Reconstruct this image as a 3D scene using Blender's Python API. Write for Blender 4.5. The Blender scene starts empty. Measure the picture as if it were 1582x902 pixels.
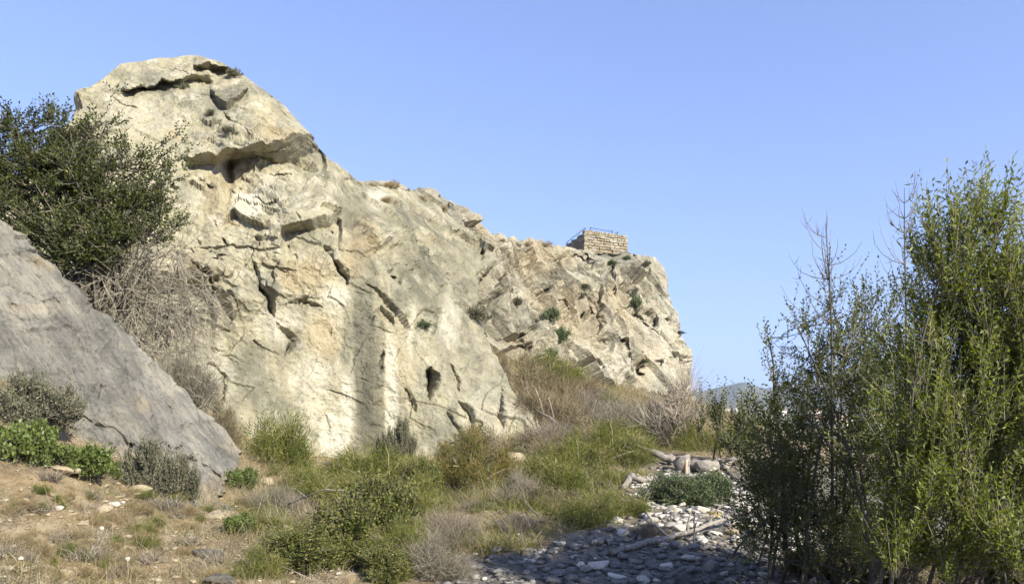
import bpy, math, random
import numpy as np
from mathutils import Vector

# ------------------------------------------------------------------ camera, sky, sun
SC = bpy.context.scene
COL = SC.collection
CAMZ = 2.2            # eye height above the stream bed
FPX = 1250.0          # focal length in photograph pixels (1582 wide)
CX, HY = 791.0, 625.0 # centre column and horizon row

cam = bpy.data.cameras.new('camera')
cam_o = bpy.data.objects.new('camera', cam); COL.objects.link(cam_o)
cam_o.location = (0, 0, CAMZ); cam_o.rotation_euler = (math.radians(90), 0, 0)
cam.sensor_width = 36.0; cam.lens = 36.0 * FPX / 1582.0
cam.shift_y = (HY - 451.0) / 1582.0
cam.clip_start = 0.05; cam.clip_end = 30000.0
SC.camera = cam_o

SUN_EL = math.radians(33.0)
SUN_H = np.array([0.70, -0.714])           # horizontal direction towards the sun
w = bpy.data.worlds.new('World'); SC.world = w; w.use_nodes = True
nt = w.node_tree
sky = nt.nodes.new('ShaderNodeTexSky'); sky.sky_type = 'NISHITA'
sky.sun_disc = False; sky.sun_elevation = SUN_EL
sky.sun_rotation = math.atan2(SUN_H[0], SUN_H[1])
sky.altitude = 300.0; sky.air_density = 1.0; sky.dust_density = 0.25; sky.ozone_density = 2.2
tcw = nt.nodes.new('ShaderNodeTexCoord'); sxw = nt.nodes.new('ShaderNodeSeparateXYZ'); cxw = nt.nodes.new('ShaderNodeCombineXYZ'); mzw = nt.nodes.new('ShaderNodeMath')
mzw.operation = 'MULTIPLY_ADD'; mzw.inputs[1].default_value = 0.72; mzw.inputs[2].default_value = 0.17      # clear dry air: little whitening low down
nt.links.new(tcw.outputs['Generated'], sxw.inputs[0]); nt.links.new(sxw.outputs[0], cxw.inputs[0]); nt.links.new(sxw.outputs[1], cxw.inputs[1])
nt.links.new(sxw.outputs[2], mzw.inputs[0]); nt.links.new(mzw.outputs[0], cxw.inputs[2]); nt.links.new(cxw.outputs[0], sky.inputs['Vector'])
bg = nt.nodes['Background']; bg.inputs['Strength'].default_value = 0.105
wb = nt.nodes.new('ShaderNodeMix'); wb.data_type = 'RGBA'; wb.blend_type = 'MULTIPLY'; wb.inputs[0].default_value = 1.0
wb.inputs[7].default_value = (1.32, 1.18, 1.36, 1)      # camera white balance of the clear sky
nt.links.new(sky.outputs['Color'], wb.inputs[6]); nt.links.new(wb.outputs[2], bg.inputs['Color'])

sun = bpy.data.lights.new('sun', 'SUN'); sun.energy = 5.0; sun.angle = math.radians(0.53)
sun.color = (1.0, 0.94, 0.80)
sun_o = bpy.data.objects.new('sun', sun); COL.objects.link(sun_o)
SUNV = Vector((SUN_H[0] * math.cos(SUN_EL), SUN_H[1] * math.cos(SUN_EL), math.sin(SUN_EL)))
sun_o.rotation_euler = SUNV.to_track_quat('Z', 'Y').to_euler()

vs = SC.view_settings
vs.view_transform = 'Standard'; vs.look = 'None'; vs.gamma = 1.0; vs.use_curve_mapping = False
vs.exposure = 1.05
SC.cycles.max_bounces = 6; SC.cycles.transparent_max_bounces = 4
SC.cycles.diffuse_bounces = 3; SC.cycles.volume_bounces = 0

rng = np.random.default_rng(7)
random.seed(7)

# ------------------------------------------------------------------ helpers
def ray(px, py):
    """direction (Y = 1) through a photograph pixel, used when surveying where things stand"""
    return (px - CX) / FPX, (HY - py) / FPX

def at(px, py, Y):
    a, b = ray(px, py)
    return np.array([a * Y, Y, CAMZ + b * Y])

def tag(o, label=None, cat=None, group=None, kind=None):
    if label: o['label'] = label
    if cat: o['category'] = cat
    if group: o['group'] = group
    if kind: o['kind'] = kind
    return o

def mesh(name, V, F, attrs=None, smooth=False):
    """V (n,3), F (m,k) one face size or list of such arrays"""
    V = np.asarray(V, dtype=np.float32)
    Fs = [np.asarray(f, dtype=np.int32) for f in (F if isinstance(F, list) else [F]) if len(f)]
    me = bpy.data.meshes.new(name)
    me.vertices.add(len(V)); me.vertices.foreach_set('co', V.ravel())
    nl = sum(f.size for f in Fs); nf = sum(len(f) for f in Fs)
    me.loops.add(nl); me.loops.foreach_set('vertex_index', np.concatenate([f.ravel() for f in Fs]))
    me.polygons.add(nf)
    tot = np.concatenate([np.full(len(f), f.shape[1], np.int32) for f in Fs])
    me.polygons.foreach_set('loop_start', np.concatenate([[0], np.cumsum(tot)[:-1]]).astype(np.int32))
    me.update(calc_edges=True)
    if smooth: me.polygons.foreach_set('use_smooth', np.ones(nf, bool))
    for k, a in (attrs or {}).items():
        at_ = me.attributes.new(k, 'FLOAT', 'POINT'); at_.data.foreach_set('value', np.asarray(a, np.float32))
    return me

def obj(name, me, mat, parent=None, loc=None):
    o = bpy.data.objects.new(name, me); COL.objects.link(o)
    if mat is not None and not len(me.materials): me.materials.append(mat)
    if parent is not None: o.parent = parent
    if loc is not None: o.location = loc
    return o

def empty(name, loc, rz=0.0, sc=1.0):
    o = bpy.data.objects.new(name, None); COL.objects.link(o)
    o.location = loc; o.rotation_euler = (0, 0, rz); o.scale = (sc, sc, sc) if np.isscalar(sc) else sc
    o.empty_display_size = 0.1
    return o

def join(parts):
    """parts: list of (V, F, tint) with equal face size"""
    Vs, Fs, Ts, n = [], [], [], 0
    for V, F, T in parts:
        Vs.append(V); Fs.append(F + n); Ts.append(T); n += len(V)
    return np.concatenate(Vs), np.concatenate(Fs), np.concatenate(Ts)

# ---- noise
_PT = np.random.default_rng(99).permutation(4096).astype(np.int32)
_PR = np.random.default_rng(98).random((16, 4096)).astype(np.float32)
def _hi(ix, iy, iz, s):
    return _PT[(_PT[(_PT[(ix + s * 131) & 4095] + iy) & 4095] + iz) & 4095]

def noise(P, s=0):
    P = np.asarray(P); fl = np.floor(P); i = fl.astype(np.int32); f = (P - fl).astype(np.float32)
    u = f * f * f * (f * (f * 6 - 15) + 10); tb = _PR[s % 16]
    def row(dx, dy):
        a = tb[_hi(i[:, 0] + dx, i[:, 1] + dy, i[:, 2], s)]; b = tb[_hi(i[:, 0] + dx, i[:, 1] + dy, i[:, 2] + 1, s)]
        return a + (b - a) * u[:, 2]
    a = row(0, 0); a = a + (row(0, 1) - a) * u[:, 1]
    b = row(1, 0); b = b + (row(1, 1) - b) * u[:, 1]
    return (a + (b - a) * u[:, 0]) * 2 - 1

def fbm(P, o=4, s=0, g=0.5):
    a, t, r = 1.0, 0.0, 0
    for k in range(o):
        r = r + a * noise(P * (2.03 ** k) + 17.3 * k, s + k); t += a; a *= g
    return r / t

def relief(P, size, s, tilt=0.5, warp=0.12, sign=1):
    """broken-rock relief over jittered cells: (stepped blocks, creased facets, gap to next cell)"""
    W = P / np.asarray(size)
    if warp: W = W + warp * np.stack([noise(W * 2.1 + 5, s + 31), noise(W * 2.1 + 9, s + 32), noise(W * 2.1 + 13, s + 33)], 1)
    W = W.astype(np.float32); i = np.floor(W - 0.5).astype(np.int32); n = len(W)
    b1 = np.full(n, 1e9, np.float32); b2 = b1.copy(); st = np.zeros(n, np.float32); env = np.full(n, -1e9, np.float32)
    for dx in (0, 1):
        for dy in (0, 1):
            for dz in (0, 1):
                c = i + np.array([dx, dy, dz], np.int32)
                h = _hi(c[:, 0], c[:, 1], c[:, 2], s)
                d = W - c - 0.5 - (_PR[:3, h].T - 0.5) * 0.8
                e2 = (d * d).sum(1)
                pl = (_PR[3, h] * 2 - 1) + tilt * 2 * ((_PR[4:7, h].T * 2 - 1) * d).sum(1)
                m = e2 < b1
                b2 = np.where(m, b1, np.minimum(b2, e2)); b1 = np.where(m, e2, b1); st = np.where(m, pl, st)
                env = np.maximum(env, sign * pl * 0.62 - 0.55 * e2)
    return st, sign * (env + 0.15), np.sqrt(b2) - np.sqrt(b1)

class TPS:
    def __init__(self, X, Y, lam=1e-6):
        X = np.asarray(X, float); self.X = X; self.sc = np.abs(X).max(); X = X / self.sc; self.Xn = X
        n = len(X); K = self.k(np.linalg.norm(X[:, None] - X[None], axis=2)) + lam * np.eye(n)
        Pm = np.hstack([np.ones((n, 1)), X]); A = np.block([[K, Pm], [Pm.T, np.zeros((3, 3))]])
        self.c = np.linalg.solve(A, np.concatenate([np.asarray(Y, float), np.zeros(3)]))
    @staticmethod
    def k(r): return np.where(r > 1e-9, r * r * np.log(np.maximum(r, 1e-9)), 0)
    def __call__(self, Q):
        Q = np.asarray(Q, float) / self.sc; out = np.zeros(len(Q))
        for a in range(0, len(Q), 40000):
            q = Q[a:a + 40000]
            K = self.k(np.linalg.norm(q[:, None] - self.Xn[None], axis=2))
            out[a:a + 40000] = K @ self.c[:-3] + self.c[-3] + q @ self.c[-2:]
        return out

def sstep(x, a, b):
    t = np.clip((x - a) / (b - a), 0, 1); return t * t * (3 - 2 * t)

def poly_at(pts, t):
    p = np.asarray(pts, float); d = np.concatenate([[0], np.cumsum(np.linalg.norm(np.diff(p, axis=0), axis=1))]); d /= d[-1]
    return np.stack([np.interp(t, d, p[:, k]) for k in range(p.shape[1])], -1)

# ------------------------------------------------------------------ materials
def mat(name):
    m = bpy.data.materials.new(name); m.use_nodes = True
    return m, m.node_tree, m.node_tree.nodes['Principled BSDF']

def nd(nt, typ, **kw):
    n = nt.nodes.new(typ)
    for k, v in kw.items():
        if k in n.inputs: n.inputs[k].default_value = v
        else: setattr(n, k, v)
    return n

def ramp(nt, src, stops):
    r = nt.nodes.new('ShaderNodeValToRGB'); e = r.color_ramp.elements
    while len(e) < len(stops): e.new(0.5)
    for k, (p, c) in enumerate(stops):
        e[k].position = p; e[k].color = (*c, 1) if len(c) == 3 else c
    nt.links.new(src, r.inputs[0]); return r.outputs[0]

def mixc(nt, fac, a, b, mode='MIX'):
    m = nt.nodes.new('ShaderNodeMix'); m.data_type = 'RGBA'; m.blend_type = mode
    for sock, v in ((m.inputs[0], fac), (m.inputs[6], a), (m.inputs[7], b)):
        if isinstance(v, bpy.types.NodeSocket): nt.links.new(v, sock)
        else: sock.default_value = v if np.isscalar(v) else (*v, 1)
    return m.outputs[2]

def mth(nt, op, a, b=0.0, clamp=False):
    m = nt.nodes.new('ShaderNodeMath'); m.operation = op; m.use_clamp = clamp
    for k, v in enumerate((a, b)):
        if isinstance(v, bpy.types.NodeSocket): nt.links.new(v, m.inputs[k])
        else: m.inputs[k].default_value = v
    return m.outputs[0]

def tex(nt, co, scale, detail=6, rough=0.55, stretch=None, dist=0.0, kind='NOISE'):
    src = co
    if stretch:
        mp = nt.nodes.new('ShaderNodeMapping'); mp.inputs['Scale'].default_value = stretch
        nt.links.new(co, mp.inputs[0]); src = mp.outputs[0]
    if kind == 'NOISE':
        n = nd(nt, 'ShaderNodeTexNoise', Scale=scale, Detail=detail, Roughness=rough, Distortion=dist)
    else:
        n = nd(nt, 'ShaderNodeTexVoronoi', Scale=scale)
    nt.links.new(src, n.inputs['Vector']); return n.outputs[0]

def attr(nt, name):
    a = nt.nodes.new('ShaderNodeAttribute'); a.attribute_name = name; return a.outputs['Fac']

def bump(nt, b, h, strength, dist):
    n = nd(nt, 'ShaderNodeBump', Strength=strength, Distance=dist)
    nt.links.new(h, n.inputs['Height']); nt.links.new(n.outputs[0], b.inputs['Normal']); return n

def rock_material(name, cream, grey, ochre, white, scale=1.0, streak=0.6, grain=False):
    m, nt, b = mat(name); L = nt.links.new
    co = nd(nt, 'ShaderNodeTexCoord').outputs['Object']
    n1 = tex(nt, co, 0.55 * scale, 8, 0.62, dist=0.6)
    n2 = tex(nt, co, 1.7 * scale, 8, 0.65)
    n3 = tex(nt, co, 9.0 * scale, 8, 0.7)
    n4 = tex(nt, co, 45.0 * scale, 4, 0.7)
    st = tex(nt, co, 1.0 * scale, 7, 0.65, stretch=(2.2, 2.2, 0.13))
    c = ramp(nt, n1, [(0.36, grey), (0.50, cream), (0.62, cream), (0.74, ochre)])
    c = mixc(nt, mth(nt, 'MULTIPLY', ramp(nt, n2, [(0.5, (0, 0, 0)), (0.66, (1, 1, 1))]), 0.55), c, white)
    c = mixc(nt, mth(nt, 'MULTIPLY', ramp(nt, st, [(0.48, (0, 0, 0)), (0.66, (1, 1, 1))]), streak), c, [g * 0.8 for g in grey])
    c = mixc(nt, mth(nt, 'MULTIPLY', attr(nt, 'ochre'), 0.75, True), c, ochre)
    c = mixc(nt, mth(nt, 'MULTIPLY', attr(nt, 'grey'), mth(nt, 'ADD', st, 0.35), True), c, [g * 0.55 for g in grey])
    c = mixc(nt, mth(nt, 'MULTIPLY', attr(nt, 'white'), mth(nt, 'ADD', n2, 0.3), True), c, white)
    sp = ramp(nt, n3, [(0.32, (0.42, 0.41, 0.37)), (0.47, (1, 1, 1)), (0.7, (1.0, 0.98, 0.95))])
    c = mixc(nt, 0.8, c, sp, 'MULTIPLY')
    sp2 = ramp(nt, n4, [(0.3, (0.7, 0.69, 0.66)), (0.5, (1, 1, 1))])
    c = mixc(nt, 0.7, c, sp2, 'MULTIPLY')
    if grain:      # polished grooves running down the slab
        mp = nt.nodes.new('ShaderNodeMapping'); mp.vector_type = 'TEXTURE'; mp.inputs['Rotation'].default_value = (0.0, math.radians(50), 0.0); mp.inputs['Scale'].default_value = (3.0, 3.0, 0.2)
        L(co, mp.inputs[0]); gr = tex(nt, mp.outputs[0], 1.1, 9, 0.75, dist=0.4)
        c = mixc(nt, 0.75, c, ramp(nt, gr, [(0.38, (0.5, 0.49, 0.46)), (0.5, (1, 1, 1)), (0.62, (1.4, 1.36, 1.26))]), 'MULTIPLY')
        n3 = mth(nt, 'ADD', n3, mth(nt, 'MULTIPLY', gr, 1.6))
    L(c, b.inputs['Base Color'])
    b.inputs['Roughness'].default_value = 0.92; b.inputs['Specular IOR Level'].default_value = 0.2
    vo = nd(nt, 'ShaderNodeTexVoronoi', Scale=4.5 * scale); vo.distance = 'CHEBYCHEV'; wv = nt.nodes.new('ShaderNodeVectorMath'); wv.operation = 'MULTIPLY_ADD'
    nv = nd(nt, 'ShaderNodeTexNoise', Scale=2.0 * scale, Detail=3.0); L(co, nv.inputs['Vector']); L(nv.outputs['Color'], wv.inputs[0]); wv.inputs[1].default_value = (0.35, 0.35, 0.35); L(co, wv.inputs[2]); L(wv.outputs[0], vo.inputs['Vector'])
    hh = mth(nt, 'ADD', mth(nt, 'ADD', mth(nt, 'MULTIPLY', n3, 1.0), mth(nt, 'MULTIPLY', n4, 0.3)), mth(nt, 'MULTIPLY', vo.outputs['Distance'], 0.0 if grain else 0.9))
    bump(nt, b, hh, 1.0, 0.09 / scale)
    return m

M_CLIFF = rock_material('limestone', (0.36, 0.326, 0.215), (0.205, 0.195, 0.138), (0.37, 0.28, 0.145), (0.55, 0.515, 0.40))
M_FAR = rock_material('limestone_ledges', (0.345, 0.312, 0.222), (0.205, 0.196, 0.15), (0.335, 0.255, 0.145), (0.52, 0.49, 0.39), 0.7, 0.45)
M_SLAB = rock_material('grey_slab_stone', (0.232, 0.22, 0.185), (0.165, 0.16, 0.14), (0.36, 0.29, 0.185), (0.33, 0.31, 0.25), 1.3, 0.0, True)

def stone_material(name, c1, c2, c3, bumpd=0.01, rel=6.0, vary=None):
    m, nt, b = mat(name)
    tc = nd(nt, 'ShaderNodeTexCoord').outputs['Object']
    inf = nd(nt, 'ShaderNodeObjectInfo').outputs['Random']
    n1 = tex(nt, tc, rel, 6, 0.6); n2 = tex(nt, tc, rel * 6, 5, 0.7)
    c = ramp(nt, n1, [(0.35, c1), (0.55, c2), (0.72, c3)])
    c = mixc(nt, 0.8, c, ramp(nt, inf, vary or [(0, (0.62, 0.61, 0.6)), (0.5, (0.95, 0.92, 0.86)), (1, (1.1, 1.08, 1.02))]), 'MULTIPLY')
    c = mixc(nt, 0.7, c, ramp(nt, n2, [(0.3, (0.6, 0.6, 0.58)), (0.5, (1, 1, 1))]), 'MULTIPLY')
    nt.links.new(c, b.inputs['Base Color']); b.inputs['Roughness'].default_value = 0.9
    b.inputs['Specular IOR Level'].default_value = 0.25
    bump(nt, b, n2, 0.7, bumpd)
    return m
M_STONE = stone_material('pale_stone', (0.42, 0.385, 0.325), (0.58, 0.545, 0.475), (0.66, 0.62, 0.53))
M_GSTONE = stone_material('grey_stone', (0.14, 0.13, 0.115), (0.235, 0.222, 0.2), (0.34, 0.32, 0.28))
M_TSTONE = stone_material('tan_stone', (0.27, 0.22, 0.145), (0.36, 0.30, 0.205), (0.42, 0.37, 0.28))
M_LICHEN = stone_material('yellow_lichen_stone', (0.30, 0.24, 0.075), (0.38, 0.30, 0.09), (0.40, 0.36, 0.25))
M_WALLS = stone_material('wall_stone', (0.18, 0.155, 0.115), (0.28, 0.255, 0.20), (0.29, 0.235, 0.155), 0.02, 1.3, [(0, (0.66, 0.58, 0.46)), (0.25, (0.88, 0.74, 0.52)), (0.5, (0.95, 0.93, 0.86)), (0.8, (1.25, 1.25, 1.2)), (1, (0.75, 0.74, 0.72))])

def plain(name, c1, c2, scale=8.0, rough=0.85, stretch=None, bd=0.01, metal=0.0):
    m, nt, b = mat(name)
    tc = nd(nt, 'ShaderNodeTexCoord').outputs['Object']
    n = tex(nt, tc, scale, 6, 0.65, stretch)
    nt.links.new(ramp(nt, n, [(0.35, c1), (0.65, c2)]), b.inputs['Base Color'])
    b.inputs['Roughness'].default_value = rough; b.inputs['Metallic'].default_value = metal
    b.inputs['Specular IOR Level'].default_value = 0.25
    if bd: bump(nt, b, n, 0.6, bd)
    return m
M_WOOD = plain('weathered_wood', (0.13, 0.112, 0.09), (0.30, 0.27, 0.225), 14, stretch=(1, 1, 1))
M_CUT = plain('cut_wood', (0.34, 0.26, 0.16), (0.46, 0.37, 0.25), 20)
M_BARK = plain('bark', (0.10, 0.085, 0.07), (0.22, 0.19, 0.16), 16)
M_MORTAR = plain('mortar', (0.09, 0.075, 0.055), (0.14, 0.115, 0.08), 5)
M_IRON = plain('dark_iron', (0.05, 0.055, 0.07), (0.09, 0.09, 0.10), 20, 0.6, bd=0, metal=0.3)

def tint_mat(name, stops, trans=0.35, rough=0.6, spec=0.3, tcol=None):
    """foliage: colour chosen per leaf by the 'tint' attribute, thin enough to let light through"""
    m, nt, b = mat(name); L = nt.links.new
    a = attr(nt, 'tint')
    c = ramp(nt, a, stops)
    inf = nd(nt, 'ShaderNodeObjectInfo').outputs['Random']
    c = mixc(nt, 0.6, c, ramp(nt, inf, [(0, (0.82, 0.86, 0.8)), (1, (1.12, 1.06, 1.0))]), 'MULTIPLY')
    L(c, b.inputs['Base Color']); b.inputs['Roughness'].default_value = rough
    b.inputs['Specular IOR Level'].default_value = spec
    if trans > 0:
        t = nt.nodes.new('ShaderNodeBsdfTranslucent')
        c2 = mixc(nt, 1.0, c, tcol or (1.3, 1.35, 0.6), 'MULTIPLY')
        L(c2, t.inputs['Color'])
        mx = nt.nodes.new('ShaderNodeMixShader'); mx.inputs[0].default_value = trans
        L(b.outputs[0], mx.inputs[1]); L(t.outputs[0], mx.inputs[2])
        L(mx.outputs[0], nt.nodes['Material Output'].inputs['Surface'])
    return m
M_OLIVE = tint_mat('narrow_leaf', [(0, (0.07, 0.09, 0.013)), (0.5, (0.165, 0.19, 0.03)), (1, (0.33, 0.34, 0.09))], 0.42, 0.5, 0.3)
M_HOLM = tint_mat('dark_leaf', [(0, (0.03, 0.042, 0.008)), (0.6, (0.068, 0.085, 0.016)), (1, (0.155, 0.16, 0.04))], 0.3, 0.5, 0.25)
M_MASTIC = tint_mat('mid_leaf', [(0, (0.05, 0.07, 0.015)), (0.6, (0.115, 0.14, 0.03)), (1, (0.25, 0.26, 0.09))], 0.40, 0.5, 0.3)
M_BROOM = tint_mat('green_stems', [(0, (0.07, 0.088, 0.018)), (0.45, (0.135, 0.15, 0.034)), (0.75, (0.205, 0.195, 0.06)), (1, (0.34, 0.28, 0.15))], 0.28, 0.6, 0.2)
M_BLUE = tint_mat('blue_green_leaf', [(0, (0.045, 0.07, 0.03)), (0.6, (0.09, 0.13, 0.055)), (1, (0.20, 0.22, 0.12))], 0.25, 0.5, 0.35)
M_RUST = tint_mat('rusty_stems', [(0, (0.065, 0.075, 0.02)), (0.45, (0.13, 0.115, 0.028)), (0.8, (0.22, 0.15, 0.045)), (1, (0.32, 0.25, 0.12))], 0.25, 0.6, 0.2)
M_DEAD = tint_mat('dead_twigs', [(0, (0.11, 0.09, 0.065)), (0.5, (0.215, 0.185, 0.14)), (1, (0.38, 0.34, 0.27))], 0.0, 0.85, 0.15)
M_BROWN = tint_mat('brown_brush', [(0, (0.10, 0.08, 0.045)), (0.5, (0.19, 0.155, 0.09)), (1, (0.33, 0.28, 0.18))], 0.1, 0.85, 0.15, (1, 1, 1))
M_STRAW = tint_mat('dry_straw', [(0, (0.16, 0.12, 0.06)), (0.5, (0.29, 0.225, 0.12)), (1, (0.43, 0.36, 0.22))], 0.25, 0.7, 0.2, (1, 0.95, 0.8))
M_GRASS = tint_mat('green_grass', [(0, (0.06, 0.078, 0.018)), (0.6, (0.115, 0.13, 0.035)), (1, (0.26, 0.235, 0.10))], 0.28, 0.6, 0.2)
M_GREYG = tint_mat('grey_green_tuft', [(0, (0.075, 0.078, 0.045)), (0.5, (0.15, 0.15, 0.095)), (1, (0.27, 0.25, 0.18))], 0.15, 0.7, 0.2)
M_WEED = tint_mat('weed_leaf', [(0, (0.065, 0.095, 0.02)), (0.6, (0.125, 0.165, 0.04)), (1, (0.22, 0.24, 0.09))], 0.3, 0.5, 0.35)
M_TWIG = tint_mat('live_twigs', [(0, (0.07, 0.06, 0.045)), (0.6, (0.15, 0.13, 0.10)), (1, (0.28, 0.25, 0.20))], 0.0, 0.8, 0.2)
M_SEED = tint_mat('seed_head', [(0, (0.40, 0.37, 0.30)), (1, (0.58, 0.54, 0.46))], 0.2, 0.8, 0.1, (1, 1, 1))
M_YELLOW = tint_mat('yellow_petal', [(0, (0.55, 0.45, 0.03)), (1, (0.7, 0.6, 0.06))], 0.3, 0.6, 0.2, (1, 1, 1))

# ------------------------------------------------------------------ terrain
TP = [(0, 900, 8), (150, 900, 8.6), (350, 900, 9.5), (600, 900, 10), (800, 900, 10), (1100, 900, 10), (1400, 900, 9.6), (1582, 900, 9.2),
      (0, 750, 10.5), (0, 600, 12.6), (-150, 560, 13), (100, 800, 10.5), (200, 748, 13.2), (110, 700, 12.6), (345, 808, 12.6), (420, 785, 15),
      (500, 742, 23.5), (430, 722, 20), (372, 702, 17.6), (300, 640, 21), (200, 560, 20), (100, 470, 19), (600, 738, 24.5), (650, 765, 18), (560, 790, 15.5), (750, 790, 14.6),
      (700, 722, 25), (840, 683, 26.5), (830, 745, 19.5), (900, 705, 22), (1000, 690, 25), (1060, 718, 21), (1100, 790, 15), (1200, 802, 14),
      (1250, 850, 11.8), (1150, 708, 23), (900, 650, 31), (980, 645, 38), (800, 575, 37), (760, 555, 39), (880, 595, 43), (1000, 615, 52),
      (1075, 622, 60), (1300, 775, 16.5), (1500, 790, 15), (1110, 672, 40), (1200, 690, 38)]
tpw = [at(*p) for p in TP]
tpx = [(-22, 10, 7), (-22, 30, 12), (-30, 50, 12), (16, 10, 0.2), (22, 30, -0.6), (20, 45, -1.2), (0, -10, 0.3), (-10, -6, 2.2), (15, -10, 0.3),
       (30, 70, -4), (10, 75, 2), (-10, 70, 9), (0, 3, 0.35), (-6, 3, 1.0), (6, 3, 0.3), (3.5, 6.5, 0.15)]
tps = TPS([(p[0], p[1]) for p in tpw] + [(p[0], p[1]) for p in tpx], [p[2] for p in tpw] + [p[2] for p in tpx])

def ground(X, Y, detail=True):
    X = np.atleast_1d(np.asarray(X, float)); Y = np.atleast_1d(np.asarray(Y, float))
    Xc = np.clip(X, -30, 28); Yc = np.clip(Y, -12, 74)
    z = tps(np.stack([Xc, Yc], 1))
    far = sstep(np.hypot(np.maximum(np.abs(X) - 22, 0), np.maximum(Y - 62, 0)), 0, 130)
    P = np.stack([X, Y, np.zeros_like(X)], 1)
    z = z * (1 - far) + far * (-15 + 1.5 * noise(P / 180.0, 3))
    if detail:
        k = 1 - far
        bed = bedmask(X, Y)
        z = z + k * (0.11 * (1 - 0.4 * bed) * fbm(P / 1.3, 4, 5) + 0.04 * noise(P / 0.22, 9) + 0.05 * noise(P / 0.55, 12))
    return z

def bedmask(X, Y):
    """1 on the stony stream bed"""
    P = np.stack([X, Y, np.zeros_like(X)], 1)
    c = -1.2 + 0.02 * (Y - 9)
    left = np.interp(Y, [0, 11.3, 12.9, 19, 24], [-1.3, -1.1, 1.6, 3.0, 4.5]) + 0.5 * noise(P / 1.5, 21)
    return sstep(X - left, -0.3, 0.5) * (1 - sstep(Y, 19, 24)) * sstep(Y, 4, 7)

def gz(x, y): return float(ground([x], [y])[0])

ang = np.concatenate([np.linspace(-180, -42, 60, endpoint=False), np.linspace(-42, 40, 380, endpoint=False), np.linspace(40, 180, 60, endpoint=False)])
rad = np.concatenate([[0.4, 1.5, 3, 4.5], np.geomspace(6, 60, 270), np.geomspace(62, 16000, 50)])
A, Rr = np.meshgrid(np.radians(ang), rad, indexing='ij')
TX = (Rr * np.sin(A)).ravel(); TY = (Rr * np.cos(A)).ravel()
TZ = ground(TX, TY)
na, nr = len(ang), len(rad)
idx = np.arange(na * nr).reshape(na, nr)
i2 = np.roll(idx, -1, 0)
F = np.stack([idx[:, :-1], i2[:, :-1], i2[:, 1:], idx[:, 1:]], -1).reshape(-1, 4)[:, ::-1]
bedv = bedmask(TX, TY)
gm = mesh('ground', np.stack([TX, TY, TZ], 1), F, {'bed': bedv}, True)

def ground_material():
    m, nt, b = mat('earth'); L = nt.links.new
    co = nd(nt, 'ShaderNodeTexCoord').outputs['Object']
    n1 = tex(nt, co, 0.5, 8, 0.62); n2 = tex(nt, co, 3.0, 8, 0.65); n3 = tex(nt, co, 30, 6, 0.7); nf = tex(nt, co, 0.012, 5, 0.6)
    c = ramp(nt, n2, [(0.3, (0.15, 0.108, 0.06)), (0.46, (0.28, 0.21, 0.12)), (0.6, (0.325, 0.265, 0.165)), (0.75, (0.42, 0.37, 0.27))])
    c = mixc(nt, mth(nt, 'MULTIPLY', ramp(nt, n1, [(0.48, (0, 0, 0)), (0.66, (1, 1, 1))]), 0.6), c, (0.12, 0.115, 0.05))
    nl = tex(nt, co, 1.3, 8, 0.7)
    c = mixc(nt, mth(nt, 'MULTIPLY', ramp(nt, nl, [(0.5, (0, 0, 0)), (0.62, (1, 1, 1))]), 0.7), c, (0.10, 0.075, 0.045))
    g = ramp(nt, n2, [(0.35, (0.10, 0.09, 0.07)), (0.6, (0.21, 0.19, 0.155))])
    c = mixc(nt, attr(nt, 'bed'), c, g)
    cd = nd(nt, 'ShaderNodeTexCoord')
    sx = nd(nt, 'ShaderNodeSeparateXYZ'); L(co, sx.inputs[0])
    farf = ramp(nt, nf, [(0.35, (0.07, 0.085, 0.035)), (0.5, (0.15, 0.14, 0.06)), (0.62, (0.28, 0.22, 0.13)), (0.75, (0.09, 0.10, 0.04))])
    c = mixc(nt, ramp(nt, mth(nt, 'MULTIPLY', sx.outputs[1], 0.01), [(0.6, (0, 0, 0)), (1.0, (1, 1, 1))]), c, farf)
    c = mixc(nt, 0.7, c, ramp(nt, n3, [(0.3, (0.55, 0.53, 0.5)), (0.5, (1, 1, 1))]), 'MULTIPLY')
    L(c, b.inputs['Base Color']); b.inputs['Roughness'].default_value = 0.95; b.inputs['Specular IOR Level'].default_value = 0.105
    bump(nt, b, n3, 0.9, 0.04)
    return m
tag(obj('ground', gm, ground_material()), kind='structure')

# ------------------------------------------------------------------ rock masses
def coons(B, T, Lc, R, s, t):
    S, Tt = np.meshgrid(s, t, indexing='ij')
    b = poly_at(B, S); tp = poly_at(T, S); l = poly_at(Lc, Tt); r = poly_at(R, Tt)
    S = S[..., None]; Tt = Tt[..., None]
    c00, c10, c01, c11 = map(np.array, (B[0], B[-1], T[0], T[-1]))
    return (1 - Tt) * b + Tt * tp + (1 - S) * l + S * r - ((1 - S) * (1 - Tt) * c00 + S * (1 - Tt) * c10 + (1 - S) * Tt * c01 + S * Tt * c11)

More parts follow.
